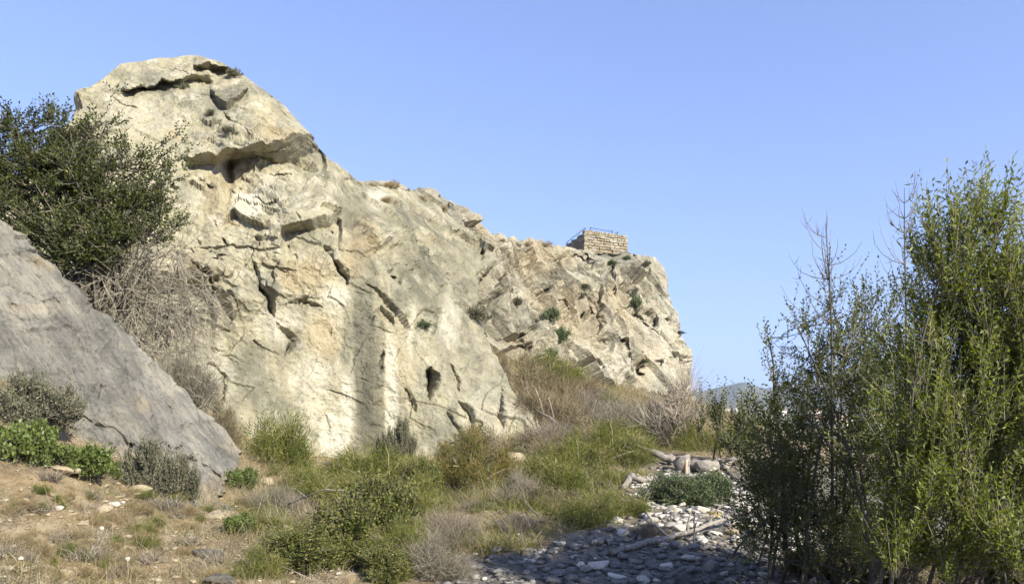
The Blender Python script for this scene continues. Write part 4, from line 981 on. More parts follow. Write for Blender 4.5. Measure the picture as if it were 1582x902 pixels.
SMARK = [(60, 770, 'below the tall weeds'), (170, 775, 'below the low weeds'), (50, 885, 'close to the bottom left corner'), (110, 830, 'left of the dried flower heads'), (200, 850, 'right of the dried flower heads'), (290, 800, 'under the little grey shrubs'), (310, 880, 'below the slab tip')]
VMARK = [(430, 740, 'near the rounded shrub'), (420, 800, 'on the sandy bank'), (520, 770, 'above the tall bramble'), (600, 760, 'at the cliff foot'), (680, 770, 'left of the rusty shrub'), (740, 790, 'below the rusty shrub'), (800, 740, 'by the big pale boulder'), (850, 800, 'at the forked dry branch'), (870, 750, 'beside the bright broom'), (940, 740, 'near the bleached wood'), (930, 800, 'by the broom cushions')]
for k, (pr, nm, lab, grp, n, poly) in enumerate([
    (P_STRAW, 'straw_tuft', 'tuft of dry straw on the slope', 'straw tufts on the dry slope', 40, (5, 340, 765, 900)),
    (P_BROOM1, 'grass_tuft', 'green tuft on the slope', 'green tufts on the dry slope', 24, (5, 340, 765, 900)),
    (P_THISTLE, 'dead_weed', 'dead branching weed on the slope', 'dead weeds on the dry slope', 20, (5, 340, 750, 900)),
    (P_STRAW, 'straw_tuft', 'straw tuft growing', 'straw tufts among the shrubs', 26, (380, 930, 735, 830)),
    (P_DEAD2, 'dead_tuft', 'knot of dead twigs lying', 'knots of dead twigs among the shrubs', 20, (400, 960, 730, 830)),
    (P_BROOM3, 'grass_tuft', 'yellow-green tuft growing', 'green tufts among the shrubs', 24, (400, 980, 725, 830))]):
    for _ in range(n):
        x, y = RZ.uniform(poly[0], poly[1]), RZ.uniform(poly[2], poly[3])
        if nm == 'straw_tuft' and 690 < x < 880 and y > 800: x -= 250
        w_ = (14 + 60 * RZ.random() ** 2) * (0.6 + 0.4 * (y - 700) / 200)
        mark = min(SMARK if x < 350 else VMARK, key=lambda m: (m[0] - x) ** 2 + (m[1] - y) ** 2)[2]
        bush(pr, nm, x, y, w_, y - w_ * RZ.uniform(0.22, 0.6), f"{'tiny' if w_ < 18 else 'small' if w_ < 32 else 'spreading'} {lab} {mark}", 'dead weed' if 'dead' in nm else 'grass', grp, deep=RZ.uniform(0.6, 1.4))

# tufts growing out of the rock face
for px, py, r, kind, lab in [
    (361, 108, 11, 0, 'grey tuft on the top corner of the dome'), (283, 130, 9, 0, 'grey tuft on the ledge crack near the dome top'), (327, 172, 8, 0, 'thin grey tuft below the jutting wedge of rock'), (352, 198, 10, 0, 'round dark tuft above the large overhang'),
    (577, 279, 10, 0, 'dry tuft on the skyline just right of the dome shoulder'), (604, 282, 10, 0, 'dry tuft on the skyline, second from the dome shoulder'), (655, 300, 13, 1, 'green tuft on the skyline halfway to the tower'), (602, 303, 11, 0, 'grey tuft just under the skyline'),
    (655, 497, 11, 1, 'single green tuft in the middle of the smooth buttress'), (735, 478, 18, 0, 'large grey bush tucked behind the buttress edge'), (779, 366, 8, 1, 'green tuft on the skyline notch before the plateau'), (815, 371, 8, 0, 'low tuft on the plateau edge'),
    (842, 374, 8, 0, 'low tuft on the plateau edge nearer the tower'), (848, 480, 16, 1, 'olive bush in the gully of the far cliff, upper one'), (866, 512, 18, 1, 'dark green bush in the gully of the far cliff, lower one'), (850, 545, 14, 1, 'green bush low in the gully of the far cliff'),
    (978, 462, 17, 1, 'dark bush in the hollow right of the tower'), (905, 438, 8, 0, 'tuft on the slanting ledge under the tower'), (920, 427, 7, 0, 'small tuft close under the tower'), (997, 553, 8, 1, 'tuft in the pocket of the far cliff foot'),
    (948, 402, 7, 1, 'green tuft at the foot of the tower wall'), (968, 395, 6, 1, 'tiny tuft by the right corner of the tower'), (1057, 508, 6, 1, 'small bush on the right edge of the far cliff'), (1031, 490, 5, 0, 'tiny tuft on the pale right face, upper'), (1042, 545, 6, 0, 'tiny tuft on the pale right face, lower'),
    (900, 455, 7, 0, 'tuft in the joint of the slanting beds'), (1000, 405, 6, 0, 'tuft on the right shoulder of the cliff top'), (820, 382, 7, 0, 'tuft just below the plateau edge'), (800, 462, 9, 0, 'grey tuft left of the gully bushes'), (690, 313, 8, 0, 'dry tuft on the stepped skyline')]:
    p = on_rock(px, py + r * 0.6)
    if p is None: continue
    R = r / FPX * p[1] * 1.15
    pr = P_STRAW if 'skyline' in lab or 'plateau' in lab else (P_GTUFT if kind else P_TUFT)
    wx = RZ.uniform(0.8, 1.5); pr.place('cliff_tuft', (p[0], p[1] - R * 0.15, p[2] - R * 0.3), (R * wx, R, R * RZ.uniform(0.7, 1.25)), RZ.random() * 6, lab, 'plant', 'tufts growing on the cliff')

# ------------------------------------------------------------------ stones
import bmesh
def stone_mesh(name, seed, sub=2, flat=0.7):
    """angular broken stone: hull of a few points"""
    r = np.random.default_rng(seed); bm = bmesh.new()
    sx = np.array([1.0, 0.55 + 0.35 * r.random(), flat * (0.65 + 0.4 * r.random())])
    for q in unit(r.normal(size=(20 if sub > 1 else 12, 3))) * (0.8 + 0.25 * r.random((20 if sub > 1 else 12, 1))) * sx: bm.verts.new(q)
    res = bmesh.ops.convex_hull(bm, input=list(bm.verts))
    bmesh.ops.delete(bm, geom=[v for v in bm.verts if not v.link_faces], context='VERTS')
    if sub > 1:
        bmesh.ops.bevel(bm, geom=list(bm.edges), offset=0.035, segments=1, affect='EDGES')
    bmesh.ops.triangulate(bm, faces=list(bm.faces)); bm.verts.index_update()
    V = np.array([v.co for v in bm.verts]); F = np.array([[v.index for v in f.verts] for f in bm.faces]); bm.free()
    return V, F
STV = [stone_mesh('stone', 500 + k, 2) for k in range(8)]
STM = {}
for mk_, mm in (('pale', M_STONE), ('grey', M_GSTONE), ('tan', M_TSTONE)):
    STM[mk_] = []
    for V, F in STV:
        me = mesh('stone', V, F); me.materials.append(mm); STM[mk_].append(me)

def stone(px, py, wpx, kind, label, group=None, name='stone', k=None, rz=None, sq=1.0, mat_=None, sink=0.25):
    p = hit(px, py); r = 0.5 * wpx / FPX * p[1]
    me = STM[kind][RZ.randrange(8) if k is None else k]
    o = bpy.data.objects.new(name, me.copy() if mat_ else me); COL.objects.link(o)
    if mat_: o.data.materials.clear(); o.data.materials.append(mat_)
    o.scale = (r, r, r * sq); o.rotation_euler = (RZ.uniform(-0.3, 0.3), RZ.uniform(-0.3, 0.3), RZ.random() * 6.28 if rz is None else rz)
    o.location = (p[0], p[1] + r * 0.5, p[2] + r * sq * (0.55 - sink))
    tag(o, label, 'stone', group)
    return o

for a in [(1106, 800, 32, 'tan', 'yellow lichen-covered stone below the blue-green shrub', None, M_LICHEN), (928, 882, 50, 'pale', 'long pale slab-like stone lying in the shaded stream bed', None, None), (795, 720, 70, 'tan', 'big pale boulder half hidden behind the rusty shrub', None, None),
          (1030, 775, 34, 'pale', 'largest white stone of the heap left of the blue-green shrub', None, None), (1050, 835, 26, 'pale', 'round white stone resting above the long fallen branch', None, None), (1165, 820, 30, 'tan', 'flat cream stone right of the long fallen branch', None, None),
          (1150, 765, 16, 'pale', 'white stone right of the blue-green shrub', None, None), (925, 722, 26, 'pale', 'white stone at the right end of the bright broom', None, None), (1095, 728, 34, 'pale', 'pale rock beside the root end of the log', None, None),
          (1075, 850, 30, 'grey', 'dark round stone under the long fallen branch', None, None), (126, 812, 22, 'tan', 'flat round tan stone near the seed heads on the slope', None, None), (158, 755, 22, 'tan', 'flat round tan stone below the weeds on the slope', None, None)]:
    stone(*a[:5], mat_=a[6], sq=0.7)
for a in [(90, 728, 60, 'pale tan rock at the slab foot behind the weeds'), (205, 762, 56, 'pale tan rock bedded in the slope under the slab edge'), (150, 790, 40, 'cream rock half buried in the middle of the slope'), (335, 800, 66, 'pale rock below the very tip of the slab'), (60, 850, 46, 'tan rock half buried low on the left of the slope'), (405, 745, 40, 'pale rock between slab tip and rounded shrub')]:
    stone(a[0], a[1], a[2], 'tan', a[3], name='outcrop', sq=0.55, sink=0.45)
for a in [(312, 862, 74, 'grey slab tip outcrop breaking out of the slope, upper one'), (332, 905, 70, 'grey slab outcrop on the slope at the bottom edge')]:
    stone(a[0], a[1], a[2], 'grey', a[3], mat_=M_SLAB, name='outcrop', sq=0.6, sink=0.4)

def scatter(n, poly, wmin, wmax, kinds, label, group, marks, power=2.0):
    poly = np.array(poly, float); x0, y0 = poly.min(0); x1, y1 = poly.max(0); c = 0
    while c < n:
        x, y = RZ.uniform(x0, x1), RZ.uniform(y0, y1); ins = False; j = len(poly) - 1
        for i in range(len(poly)):
            if (poly[i, 1] > y) != (poly[j, 1] > y) and x < (poly[j, 0] - poly[i, 0]) * (y - poly[i, 1]) / (poly[j, 1] - poly[i, 1]) + poly[i, 0]: ins = not ins
            j = i
        if not ins: continue
        wd = wmin + (wmax - wmin) * RZ.random() ** power
        wq = wd * (0.55 + 0.45 * (y - 640) / 260); kd = RZ.choice(kinds); sq = RZ.uniform(0.6, 1.0)
        size = 'large' if wq > wmin + 0.55 * (wmax - wmin) else ('mid-sized' if wq > wmin + 0.2 * (wmax - wmin) else 'small')
        mark = min(marks, key=lambda m: (m[0] - x) ** 2 + (m[1] - y) ** 2)[2]
        stone(x, y, wq, kd, f"{size} {'flat ' if sq < 0.75 else ''}{kd} stone {label} {mark}", group, sq=sq); c += 1
scatter(108, [(720, 850), (900, 830), (1080, 845), (1300, 850), (1330, 905), (700, 905)], 13, 40, ['grey', 'grey', 'pale'], 'on the shaded bed', 'stones on the shaded stream bed', [(730, 880, 'beside the grey dead tangle'), (810, 862, 'around the yellow flower'), (900, 880, 'left of the long pale slab stone'), (960, 880, 'right of the long pale slab stone'), (960, 845, 'by the thick end of the long branch'), (1060, 885, 'below the dark round stone'), (1160, 880, 'before the loose tree'), (1280, 885, 'under the loose tree')])
scatter(92, [(960, 770), (1040, 755), (1100, 805), (1250, 800), (1260, 840), (1040, 850), (960, 830)], 12, 44, ['pale', 'pale', 'pale', 'tan'], 'of the sunlit heap', 'stones of the sunlit heap', [(985, 790, 'near the small green shrub'), (1035, 775, 'around the largest white stone'), (1050, 830, 'along the long branch'), (1106, 800, 'around the yellow lichen stone'), (1165, 820, 'around the flat cream stone'), (1230, 820, 'at the edge of the loose tree')])
scatter(18, [(900, 705), (1000, 700), (1030, 735), (1000, 760), (900, 750)], 9, 24, ['pale', 'tan'], 'on the ground', 'stones around the log', [(1000, 710, 'in front of the fallen log'), (925, 722, 'at the bright broom'), (980, 750, 'around the bleached wood pieces')])
scatter(44, [(5, 760), (180, 770), (330, 830), (330, 900), (5, 900)], 8, 34, ['tan', 'tan', 'tan', 'pale'], 'on the dry slope', 'stones on the dry slope', [(60, 770, 'below the tall weeds'), (170, 775, 'below the low weeds'), (60, 880, 'close to the bottom left corner'), (170, 850, 'around the dried flower heads'), (290, 850, 'below the slab tip')], 2.5)
scatter(20, [(370, 770), (450, 770), (460, 870), (380, 870)], 6, 18, ['tan', 'pale'], 'on the sandy bank', 'stones on the sandy bank', [(400, 780, 'above the bank weeds'), (400, 840, 'below the bank weeds'), (450, 820, 'beside the brambles')], 2.0)
scatter(12, [(700, 795), (860, 805), (850, 830), (700, 815)], 6, 18, ['tan', 'pale', 'tan'], 'along the sunlit sandy edge', 'stones on the sandy edge', [(710, 800, 'by the grey tangle'), (780, 810, 'below the rusty shrub'), (840, 815, 'at the forked dry branch')])

def instances(name, sets, mat_list, n, region, smin, smax, seed):
    """loose gravel too small and too many to count, one mesh"""
    r = np.random.default_rng(seed); out = []
    X, Y = region(r, n); n = len(X); Z = ground(X, Y); k = r.integers(0, len(sets), n); S = smin + (smax - smin) * r.random(n) ** 3
    a = r.random(n) * 6.28; Vs, Fs, c = [], [], 0
    for i, (V, F) in enumerate(sets):
        m = np.where(k == i)[0]; ca, sa = np.cos(a[m]), np.sin(a[m])
        W = V[None] * S[m][:, None, None]
        Q = np.stack([W[..., 0] * ca[:, None] - W[..., 1] * sa[:, None] + X[m][:, None], W[..., 0] * sa[:, None] + W[..., 1] * ca[:, None] + Y[m][:, None], W[..., 2] * 0.8 + Z[m][:, None] + 0.15 * S[m][:, None]], -1)
        Fs.append((F[None] + (np.arange(len(m)) * len(V))[:, None, None]).reshape(-1, 3) + c); Vs.append(Q.reshape(-1, 3)); c += len(m) * len(V)
    me = mesh(name, np.concatenate(Vs), np.concatenate(Fs)); o = obj(name, me, mat_list); tag(o, kind='stuff'); return o
SMALL = [stone_mesh('pebble', 600 + k, 1) for k in range(5)]
def reg_bed(r, n):
    X = r.uniform(-2.5, 7, n * 4); Y = 8.6 + 13 * r.random(n * 4) ** 1.6; m = bedmask(X, Y) > r.random(n * 4); return X[m][:n] if m.sum() >= n else np.resize(X[m], n), Y[m][:n] if m.sum() >= n else np.resize(Y[m], n)
def reg_heap(r, n):
    Y = 13.0 + 6.5 * r.random(n * 2); X = np.interp(Y, [13, 16, 20], [1.7, 2.6, 3.3]) + (r.random(n * 2) ** 1.2) * np.interp(Y, [13, 16, 20], [3.6, 2.6, 2.2]) - 0.3; k = noise(np.stack([X / 0.7, Y / 0.7, X * 0], 1), 5) > -0.35; return X[k][:n], Y[k][:n]
def reg_left(r, n): return r.uniform(-9.5, -2.2, n), r.uniform(7.2, 15.5, n)
def reg_any(r, n): Y = 9 + 22 * r.random(n); return (r.uniform(-0.35, 0.45, n)) * Y, Y
tag(instances('gravel', SMALL, M_GSTONE, 5600, reg_bed, 0.025, 0.14, 1), 'loose grey gravel of the stream bed', 'gravel')
tag(instances('rubble', [(V_, F_) for V_, F_ in SMALL], M_STONE, 1500, reg_heap, 0.03, 0.15, 4), 'loose white rubble between the larger stones of the sunlit heap', 'rubble')
tag(instances('gravel', SMALL, M_TSTONE, 3000, reg_left, 0.012, 0.085, 2), 'loose tan gravel on the dry slope', 'gravel')
tag(instances('gravel', SMALL, M_STONE, 1800, reg_any, 0.012, 0.07, 3), 'scattered pale gravel of the valley floor', 'gravel')

# ------------------------------------------------------------------ grass and straw (nobody could count it)
def grass(name, n, region, L, W, m, label, seed, up=1.0, rnd=0.6, thr=-0.2, ns=1.2):
    global rng
    rng = np.random.default_rng(seed)
    X, Y = region(rng, n); keep = (noise(np.stack([X / ns, Y / ns, X * 0], 1), seed) + 0.35 * noise(np.stack([X / 0.3, Y / 0.3, X * 0], 1), seed + 1)) > thr
    keep &= (bedmask(X, Y) < 0.4) & ~((Y > 12.2) & (Y < 14.4) & (X > -1.5) & (X < 1.3) & (rng.random(n) > 0.18)); X, Y = X[keep], Y[keep]; n = len(X)
    p = np.stack([X, Y, ground(X, Y) - 0.01], 1)
    d = rng.normal(size=(n, 3)) * rnd; d[:, 2] = np.abs(d[:, 2]) * 0.5 + up
    g = blades(p, d, L * (0.4 + 0.9 * rng.random(n)), W, np.clip(0.45 + 0.3 * noise(np.stack([X / 0.5, Y / 0.5, X * 0], 1), seed + 3) + 0.22 * rng.normal(size=n), 0, 1), 0.5)
    tag(obj(name, to_mesh(name, g), m), label, 'grass', None, 'stuff')
def reg_slope(r, n): Y = 7.2 + 11 * r.random(n); return r.uniform(-0.68, -0.20, n) * Y, Y
def reg_mid(r, n): Y = 11.5 + 22 * r.random(n) ** 1.2; return r.uniform(-0.36, 0.28, n) * Y, Y
def reg_gully(r, n): Y = 25 + 33 * r.random(n); return r.uniform(-0.06, 0.28, n) * Y, Y
grass('dry_grass', 34000, reg_slope, 0.14, 0.005, M_STRAW, 'short dry straw over the left slope', 81, 0.35, 0.9, -0.35)
grass('green_grass', 14000, reg_slope, 0.12, 0.006, M_GRASS, 'green grass patches on the left slope', 82, 0.9, 0.6, 0.35, 0.6)
grass('dry_grass', 38000, reg_mid, 0.28, 0.008, M_STRAW, 'dry straw between the shrubs', 83, 0.6, 0.8, -0.15)
grass('green_grass', 40000, reg_mid, 0.22, 0.009, M_GRASS, 'green grass between the shrubs', 84, 0.9, 0.6, 0.05)
grass('green_grass', 16000, reg_gully, 0.5, 0.016, M_BROOM, 'grey-green growth on the gully slope', 90, 0.7, 0.7, 0.0, 2.0)
grass('dry_grass', 18000, reg_gully, 0.45, 0.016, M_STRAW, 'dry straw on the gully slope', 85, 0.7, 0.7, -0.3, 2.5)
grass('dead_brush', 16000, reg_gully, 0.5, 0.014, M_BROWN, 'dead brown brush on the gully slope', 86, 0.6, 0.8, -0.1, 2.5)

def reg_under(r, n): Y = 10.5 + 15 * r.random(n) ** 1.1; return r.uniform(-0.32, 0.17, n) * Y, Y
grass('undergrowth', 48000, reg_under, 0.38, 0.008, M_BROOM, 'tangled green undergrowth between the shrubs', 87, 0.5, 0.9, -0.05, 0.9)
grass('undergrowth', 20000, reg_under, 0.42, 0.007, M_DEAD, 'tangled dead stalks between the shrubs', 88, 0.4, 1.0, 0.05, 0.8)
grass('litter', 34000, reg_slope, 0.2, 0.006, M_DEAD, 'dead stalks and litter on the left slope', 89, 0.12, 1.0, 0.0, 0.7)

# ------------------------------------------------------------------ wood on the ground
def limb_mesh(name, pts, r0, r1, seed, sides=8, K=14, knob=0.12):
    r = np.random.default_rng(seed); P = poly_at(np.array(pts), np.linspace(0, 1, K)); P[1:-1] += r.normal(size=(K - 2, 3)) * r0 * 0.25
    R = np.linspace(r0, r1, K) * (1 + knob * r.normal(size=K))
    T = unit(np.gradient(P, axis=0)); ref = np.array([0, 0, 1.0]) if abs(T[0, 2]) < 0.8 else np.array([1.0, 0, 0])
    n1 = unit(np.cross(T, ref)); n2 = np.cross(T, n1); a = np.arange(sides) * 2 * math.pi / sides
    rr = R[:, None] * (1 + 0.1 * r.normal(size=(K, sides)))
    V = (P[:, None] + rr[..., None] * (np.cos(a)[None, :, None] * n1[:, None] + np.sin(a)[None, :, None] * n2[:, None])).reshape(-1, 3)
    idx = np.arange(K * sides).reshape(K, sides); j = np.roll(idx, -1, 1)
    F = np.stack([idx[:-1], j[:-1], j[1:], idx[1:]], -1).reshape(-1, 4)
    return mesh(name, V, [F, idx[0][::-1][None], idx[-1][None]], {'tint': np.full(len(V), 0.7)}, False)

def wood(name, label, cat, pxs, r0, r1, seed, lift=0.0, side=(), m=None):
    """pxs: (px, py, height above ground) along the piece"""
    pts = []
    for (px, py, h) in pxs:
        p = hit(px, py); p[2] += h + lift; pts.append(p)
    base = pts[0].copy(); e = empty(name, base); tag(e, label, cat)
    obj('trunk', limb_mesh('trunk', [p - base for p in pts], r0, r1, seed), m or M_WOOD, e)
    for k, (t, dx, dy, dz) in enumerate(side):
        s0 = poly_at(np.array(pts), np.array([t]))[0] - base
        d = np.array([dx, dy, dz]); q = [s0, s0 + d * 0.5 + np.array([0, 0, 0.04]), s0 + d]
        obj('branch', limb_mesh('branch', q, r0 * 0.45, r1 * 0.4, seed + 5 + k, 6, 9), m or M_WOOD, e)
    return e
wood('fallen_log', 'grey fallen log leading up to the tree stump', 'log', [(962, 705, 0.35), (1000, 714, 0.3), (1042, 722, 0.18)], 0.055, 0.10, 901, 0, [(0.3, -0.9, 0.1, -0.1), (0.5, -1.0, -0.3, -0.25), (0.2, -0.6, 0.3, 0.15)])
wood('fallen_log', 'thick weathered root log lying right of the tree stump', 'log', [(1066, 728, 0.12), (1092, 728, 0.16), (1122, 724, 0.1)], 0.17, 0.11, 902, 0, [(0.6, 0.4, -0.3, 0.2), (0.9, 0.5, 0.1, 0.15)])
wood('bleached_wood', 'bleached white log piece, left one of the broken pair', 'log', [(962, 758, 0.08), (978, 744, 0.14)], 0.06, 0.075, 903)
wood('bleached_wood', 'bleached white crooked log piece beside the shorter one', 'log', [(974, 748, 0.16), (990, 750, 0.12), (1012, 746, 0.12)], 0.07, 0.06, 904)
wood('fallen_branch', 'long dark branch lying across the lower stones', 'branch', [(945, 860, 0.06), (1000, 850, 0.1), (1060, 835, 0.13), (1110, 822, 0.2), (1160, 812, 0.25)], 0.06, 0.02, 905, 0, [(0.55, 0.1, 0.1, 0.35), (0.7, 0.25, 0.1, 0.3), (0.85, 0.4, -0.2, 0.1), (0.4, -0.3, 0.3, 0.2)])
wood('leaning_branch', 'bare pale branch leaning from the buttress corner down to the broom', 'branch', [(815, 668, 0.95), (850, 676, 0.65), (895, 690, 0.15)], 0.025, 0.07, 906, 0, [(0.15, -0.35, 0.2, 0.75), (0.3, -0.3, 0.3, 0.9), (0.5, -0.2, 0.1, 0.8), (0.1, -0.4, 0.0, 0.35)])
wood('fallen_branch', 'forked dry branch lying on the sunlit sandy edge', 'branch', [(838, 808, 0.03), (815, 790, 0.12), (790, 772, 0.35)], 0.018, 0.008, 907, 0, [(0.4, -0.15, 0.2, 0.35), (0.6, 0.3, 0.1, 0.2), (0.5, -0.35, 0.0, 0.1)])
wood('arched_branch', 'dark arched dead branch at the cliff foot', 'branch', [(672, 735, 0.1), (680, 728, 0.75), (715, 728, 0.95), (745, 735, 0.7)], 0.022, 0.008, 908, 0, [(0.5, 0.2, 0, 0.5), (0.3, -0.3, 0.1, 0.3)], M_BARK)
wood('fallen_branch', 'thin grey branch lying left of the white stones', 'branch', [(965, 770, 0.1), (990, 790, 0.15), (1010, 820, 0.1)], 0.02, 0.01, 909, 0, [(0.5, 0.2, 0.2, 0.3)])
wood('fallen_branch', 'bleached curved twig across the leafy bramble', 'branch', [(445, 830, 0.5), (500, 845, 0.85), (560, 838, 0.75)], 0.012, 0.006, 910, 0, [(0.3, -0.3, 0, 0.15), (0.6, 0.25, 0, 0.2)])
wood('standing_stick', 'dead upright stick among the white stones', 'branch', [(1072, 842, 0.02), (1073, 842, 0.5)], 0.014, 0.008, 911, 0, [(0.5, 0.12, 0, 0.2)])

p = hit(1054, 730)
st = empty('tree_stump', p); tag(st, 'sawn upright tree stump with cream cut top at the end of the log', 'stump')
obj('bark', limb_mesh('bark', [(0, 0, -0.1), (0.01, 0, 0.2), (0.02, 0, 0.40)], 0.20, 0.165, 921, 14, 6, 0.05), M_WOOD, st)
a = np.linspace(0, 2 * math.pi, 14, endpoint=False)
obj('cut_face', mesh('cut_face', np.stack([0.02 + 0.15 * np.cos(a), 0.15 * np.sin(a), np.full(14, 0.412)], 1), np.arange(14)[None]), M_CUT, st)
obj('split_wood', limb_mesh('split_wood', [(0.06, -0.2, -0.05), (0.06, -0.18, 0.15), (0.07, -0.17, 0.34)], 0.05, 0.04, 922, 6, 5), M_CUT, st)

# dried seed heads and a yellow flower
for k, (px, py) in enumerate([(190, 800), (157, 845), (197, 895), (32, 898)]):
    p = hit(px, py); e = empty('seed_head', p)
    tag(e, ['white dried flower head nearest the slab foot', 'white dried flower head in the middle of the dry slope', 'white dried flower head lowest on the slope, nearest the brambles', 'white dried flower head close to the bottom left corner'][k], 'flower', 'dried flower heads on the slope')
    obj('stem', limb_mesh('stem', [(0, 0, -0.02), (0.01, 0, 0.1), (0.0, 0, 0.2)], 0.006, 0.005, 930 + k, 5, 6), M_STRAW, e)
    V, F = stone_mesh('head', 940 + k, 2, 1.0); obj('head', mesh('head', V * 0.034 + np.array([0, 0, 0.22]), F, {'tint': np.linspace(0, 1, len(V))}), M_SEED, e)
p = hit(805, 862); e = empty('yellow_flower', p); tag(e, 'small yellow flower in the shaded stream bed', 'flower')
rng = np.random.default_rng(77); q = rng.normal(size=(26, 3)) * 0.03 + np.array([0, 0, 0.13])
obj('stem', to_mesh('stem', blades(np.zeros((40, 3)), rng.normal(size=(40, 3)) * 0.5 + np.array([0, 0, 1.0]), 0.14, 0.008, rng.random(40))), M_GRASS, e)
for c_ in np.array([(0, 0, 0.14), (0.035, 0.01, 0.12), (-0.03, 0.02, 0.11)]):
    aa = np.arange(6) * 1.047; obj('blossom', to_mesh('blossom', leaves(np.tile(c_, (6, 1)), np.stack([np.cos(aa), np.sin(aa), 0.5 + 0 * aa], 1), 0.03, 0.022, rng.random(6))), M_YELLOW, e)

# ------------------------------------------------------------------ stone tower on the cliff top
TW, TD, TH = 4.2, 3.0, 1.66
TYW = math.radians(30)
tb = at(903, 392, 62.0)
tower = empty('stone_tower', (tb[0], tb[1], tb[2]), TYW)
tag(tower, 'small square masonry platform of cream stones with iron railing on the cliff top', 'tower')
def box(V0, V1):
    (x0, y0, z0), (x1, y1, z1) = V0, V1
    V = np.array([(x, y, z) for z in (z0, z1) for y in (y0, y1) for x in (x0, x1)], float)
    return V, np.array([(0, 2, 3, 1), (4, 5, 7, 6), (0, 1, 5, 4), (2, 6, 7, 3), (0, 4, 6, 2), (1, 3, 7, 5)])
prof = [(0.10, -1.0), (TD, -1.0), (TD, 0.9), (1.4, 1.25), (0.10, TH - 0.14)]
V = np.array([(x, y, z) for x in (0.10, TW - 0.10) for (y, z) in prof], float); n5 = 5
core = mesh('core', V, [np.array([[0, 1, 2, 3, 4][::-1], [5, 6, 7, 8, 9]]), np.array([[k, (k + 1) % 5, (k + 1) % 5 + 5, k + 5] for k in range(5)])])
obj('core', core, M_MORTAR, tower)
def chipped(seed):
    r = np.random.default_rng(seed); V, F = box((-.5, -.5, -.5), (.5, .5, .5)); bm = bmesh.new()
    vs_ = [bm.verts.new(v) for v in V]
    for f in F: bm.faces.new([vs_[i] for i in f])
    bmesh.ops.bevel(bm, geom=list(bm.edges), offset=0.1, segments=1, affect='EDGES')
    for v in bm.verts: v.co += Vector(r.normal(size=3) * 0.06)
    me = bpy.data.meshes.new('stone'); bm.to_mesh(me); bm.free(); me.materials.append(M_WALLS); return me
CH = [chipped(700 + k) for k in range(6)]
def lay(face, length, top_fn, seed):
    r = random.Random(seed); z = -0.75; 
    while z < TH:
        h = r.uniform(0.14, 0.27)
        if z + h > TH - 0.1: h = max(TH - z, 0.12)
        u = 0.0
        while u < length - 0.02:
            l = min(r.uniform(0.18, 0.52), length - u)
            if length - u - l < 0.15: l = length - u
            if z + h <= top_fn(u + l / 2) + 0.1:
                d = r.uniform(0.22, 0.30); pr = r.uniform(-0.05, 0.05)
                o = bpy.data.objects.new('stone', r.choice(CH)); COL.objects.link(o); o.parent = tower
                c = (u + l / 2, d / 2 - pr, z + h / 2) if face == 0 else (d / 2 - pr, u + l / 2, z + h / 2)
                o.location = c; g = 0.985
                o.scale = (l * g, d, h * g * r.uniform(0.82, 1.0)) if face == 0 else (d, l * g, h * g * r.uniform(0.9, 1.0))
                o.rotation_euler = (0, 0, r.uniform(-0.03, 0.03))
            u += l
        z += h
lay(0, TW, lambda u: TH, 1)
lay(1, TD, lambda u: max(0.7, TH - 0.22 * u), 2)
r_ = random.Random(9); u = 0.02
while u < TW - 0.1:
    l = r_.uniform(0.16, 0.34); h = r_.uniform(0.14, 0.2)
    o = bpy.data.objects.new('coping_stone', r_.choice(CH)); COL.objects.link(o); o.parent = tower
    o.location = (u + l / 2, 0.16, TH + h / 2 - 0.01); o.scale = (l * 0.93, 0.34, h); u += l
def bar(name, a, b, r, parent): return obj(name, limb_mesh(name, [a, ((np.array(a) + np.array(b)) / 2), b], r, r, 1, 6, 4, 0.0), M_IRON, parent)
rl = empty('railing', (0, 0, 0)); rl.parent = tower
for (a, b) in [((0.72, 0.25, TH), (0.72, 0.25, TH + 0.52)), ((2.85, 0.25, TH), (2.85, 0.25, TH + 0.48)), ((3.42, 0.3, TH), (3.42, 0.3, TH + 0.46)), ((0.25, 0.25, TH), (0.25, 0.25, TH + 0.42)), ((0.2, 2.7, 0.9), (0.2, 2.7, 1.4))]:
    bar('post', a, b, 0.03, rl)
for (a, b) in [((0.72, 0.25, TH + 0.44), (2.85, 0.25, TH + 0.38)), ((2.85, 0.25, TH + 0.14), (3.42, 0.3, TH + 0.40)), ((0.25, 0.25, TH + 0.40), (0.2, 2.7, 1.36))]:
    bar('rail', a, b, 0.024, rl)

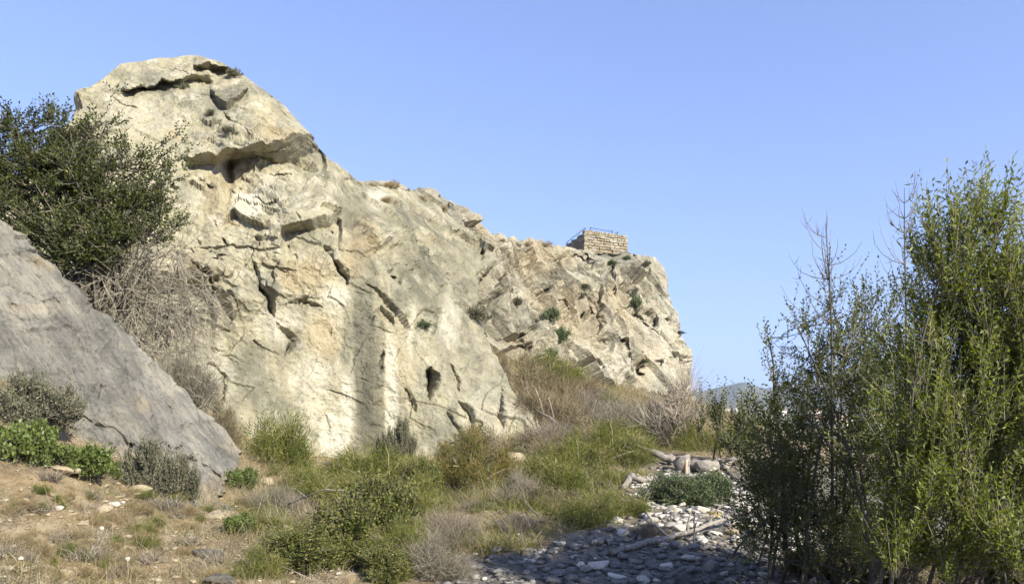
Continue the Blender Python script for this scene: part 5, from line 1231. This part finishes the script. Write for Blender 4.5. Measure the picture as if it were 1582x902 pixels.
# ------------------------------------------------------------------ houses of the far town
M_PLAS = plain('plaster', (0.55, 0.50, 0.42), (0.66, 0.62, 0.55), 0.4, bd=0)
M_ROOF = plain('roof_tile', (0.19, 0.11, 0.075), (0.26, 0.16, 0.115), 1.0, bd=0)
M_DARKW = plain('window_glass', (0.03, 0.035, 0.04), (0.06, 0.06, 0.07), 2, 0.3, bd=0)
HL = ['pale house with tiled roof below the blue hill, nearest the cliff', 'pale house with tiled roof, second from the cliff', 'small far house with tiled roof, third from the cliff', 'far pale house seen between the sprigs', 'far house behind the loose tree, nearer the sprigs', 'long white building seen through the loose tree',
      'far pale house behind the middle of the loose tree', 'pale house seen just left of the tall olive shrub', 'far house hidden close to the tall olive shrub']
for k, (px, py, Wd, Dp, H) in enumerate([(1118, 637, 22, 12, 8), (1136, 636, 16, 12, 9), (1152, 634, 14, 10, 7), (1168, 637, 18, 12, 9), (1205, 642, 16, 12, 8), (1275, 660, 36, 14, 7), (1255, 648, 18, 12, 9), (1345, 655, 18, 12, 9), (1365, 668, 14, 11, 7)]):
    D = FPX * 17.0 / (py - HY); X = (px - CX) / FPX * D; z = float(ground([X], [D])[0])
    h = empty('house', (X, D, z), 0.3 * math.sin(k * 2.3)); tag(h, HL[k], 'house', 'houses of the far town')
    V, F = box((-Wd / 2, -Dp / 2, -1), (Wd / 2, Dp / 2, H)); obj('wall', mesh('wall', V, F), M_PLAS, h)
    o_ = 0.6; V = np.array([(-Wd / 2 - o_, -Dp / 2 - o_, H), (Wd / 2 + o_, -Dp / 2 - o_, H), (Wd / 2 + o_, Dp / 2 + o_, H), (-Wd / 2 - o_, Dp / 2 + o_, H), (-Wd / 2 - o_, 0, H + 2.6), (Wd / 2 + o_, 0, H + 2.6)], float); V[:, 2] += 0.01
    obj('roof', mesh('roof', V, [np.array([(0, 1, 5, 4), (2, 3, 4, 5), (3, 2, 1, 0)]), np.array([(0, 4, 3), (1, 2, 5)])]), M_ROOF, h)
    for fl in range(int(H // 3)):
        for q in range(max(2, int(Wd // 4))):
            x = -Wd / 2 + (q + 0.5) * Wd / max(2, int(Wd // 4)); V, F = box((x - 0.6, -Dp / 2 - 0.04, 1 + fl * 3), (x + 0.6, -Dp / 2 + 0.1, 2.5 + fl * 3)); obj('window', mesh('window', V, F), M_DARKW, h)

# ------------------------------------------------------------------ air between here and the hills
V, F = box((-9000, -300, -40), (12000, 9000, 420))
hz = obj('haze', mesh('haze', V, F), None)
m = bpy.data.materials.new('air'); m.use_nodes = True; nt = m.node_tree; nt.nodes.clear()
vo = nt.nodes.new('ShaderNodeVolumePrincipled'); vo.inputs['Density'].default_value = 0.00011; vo.inputs['Color'].default_value = (0.72, 0.83, 1.0, 1); vo.inputs['Anisotropy'].default_value = 0.2
out = nt.nodes.new('ShaderNodeOutputMaterial'); nt.links.new(vo.outputs[0], out.inputs['Volume'])
hz.data.materials.append(m); tag(hz, 'thin blue air haze over the valley', 'haze', None, 'stuff')
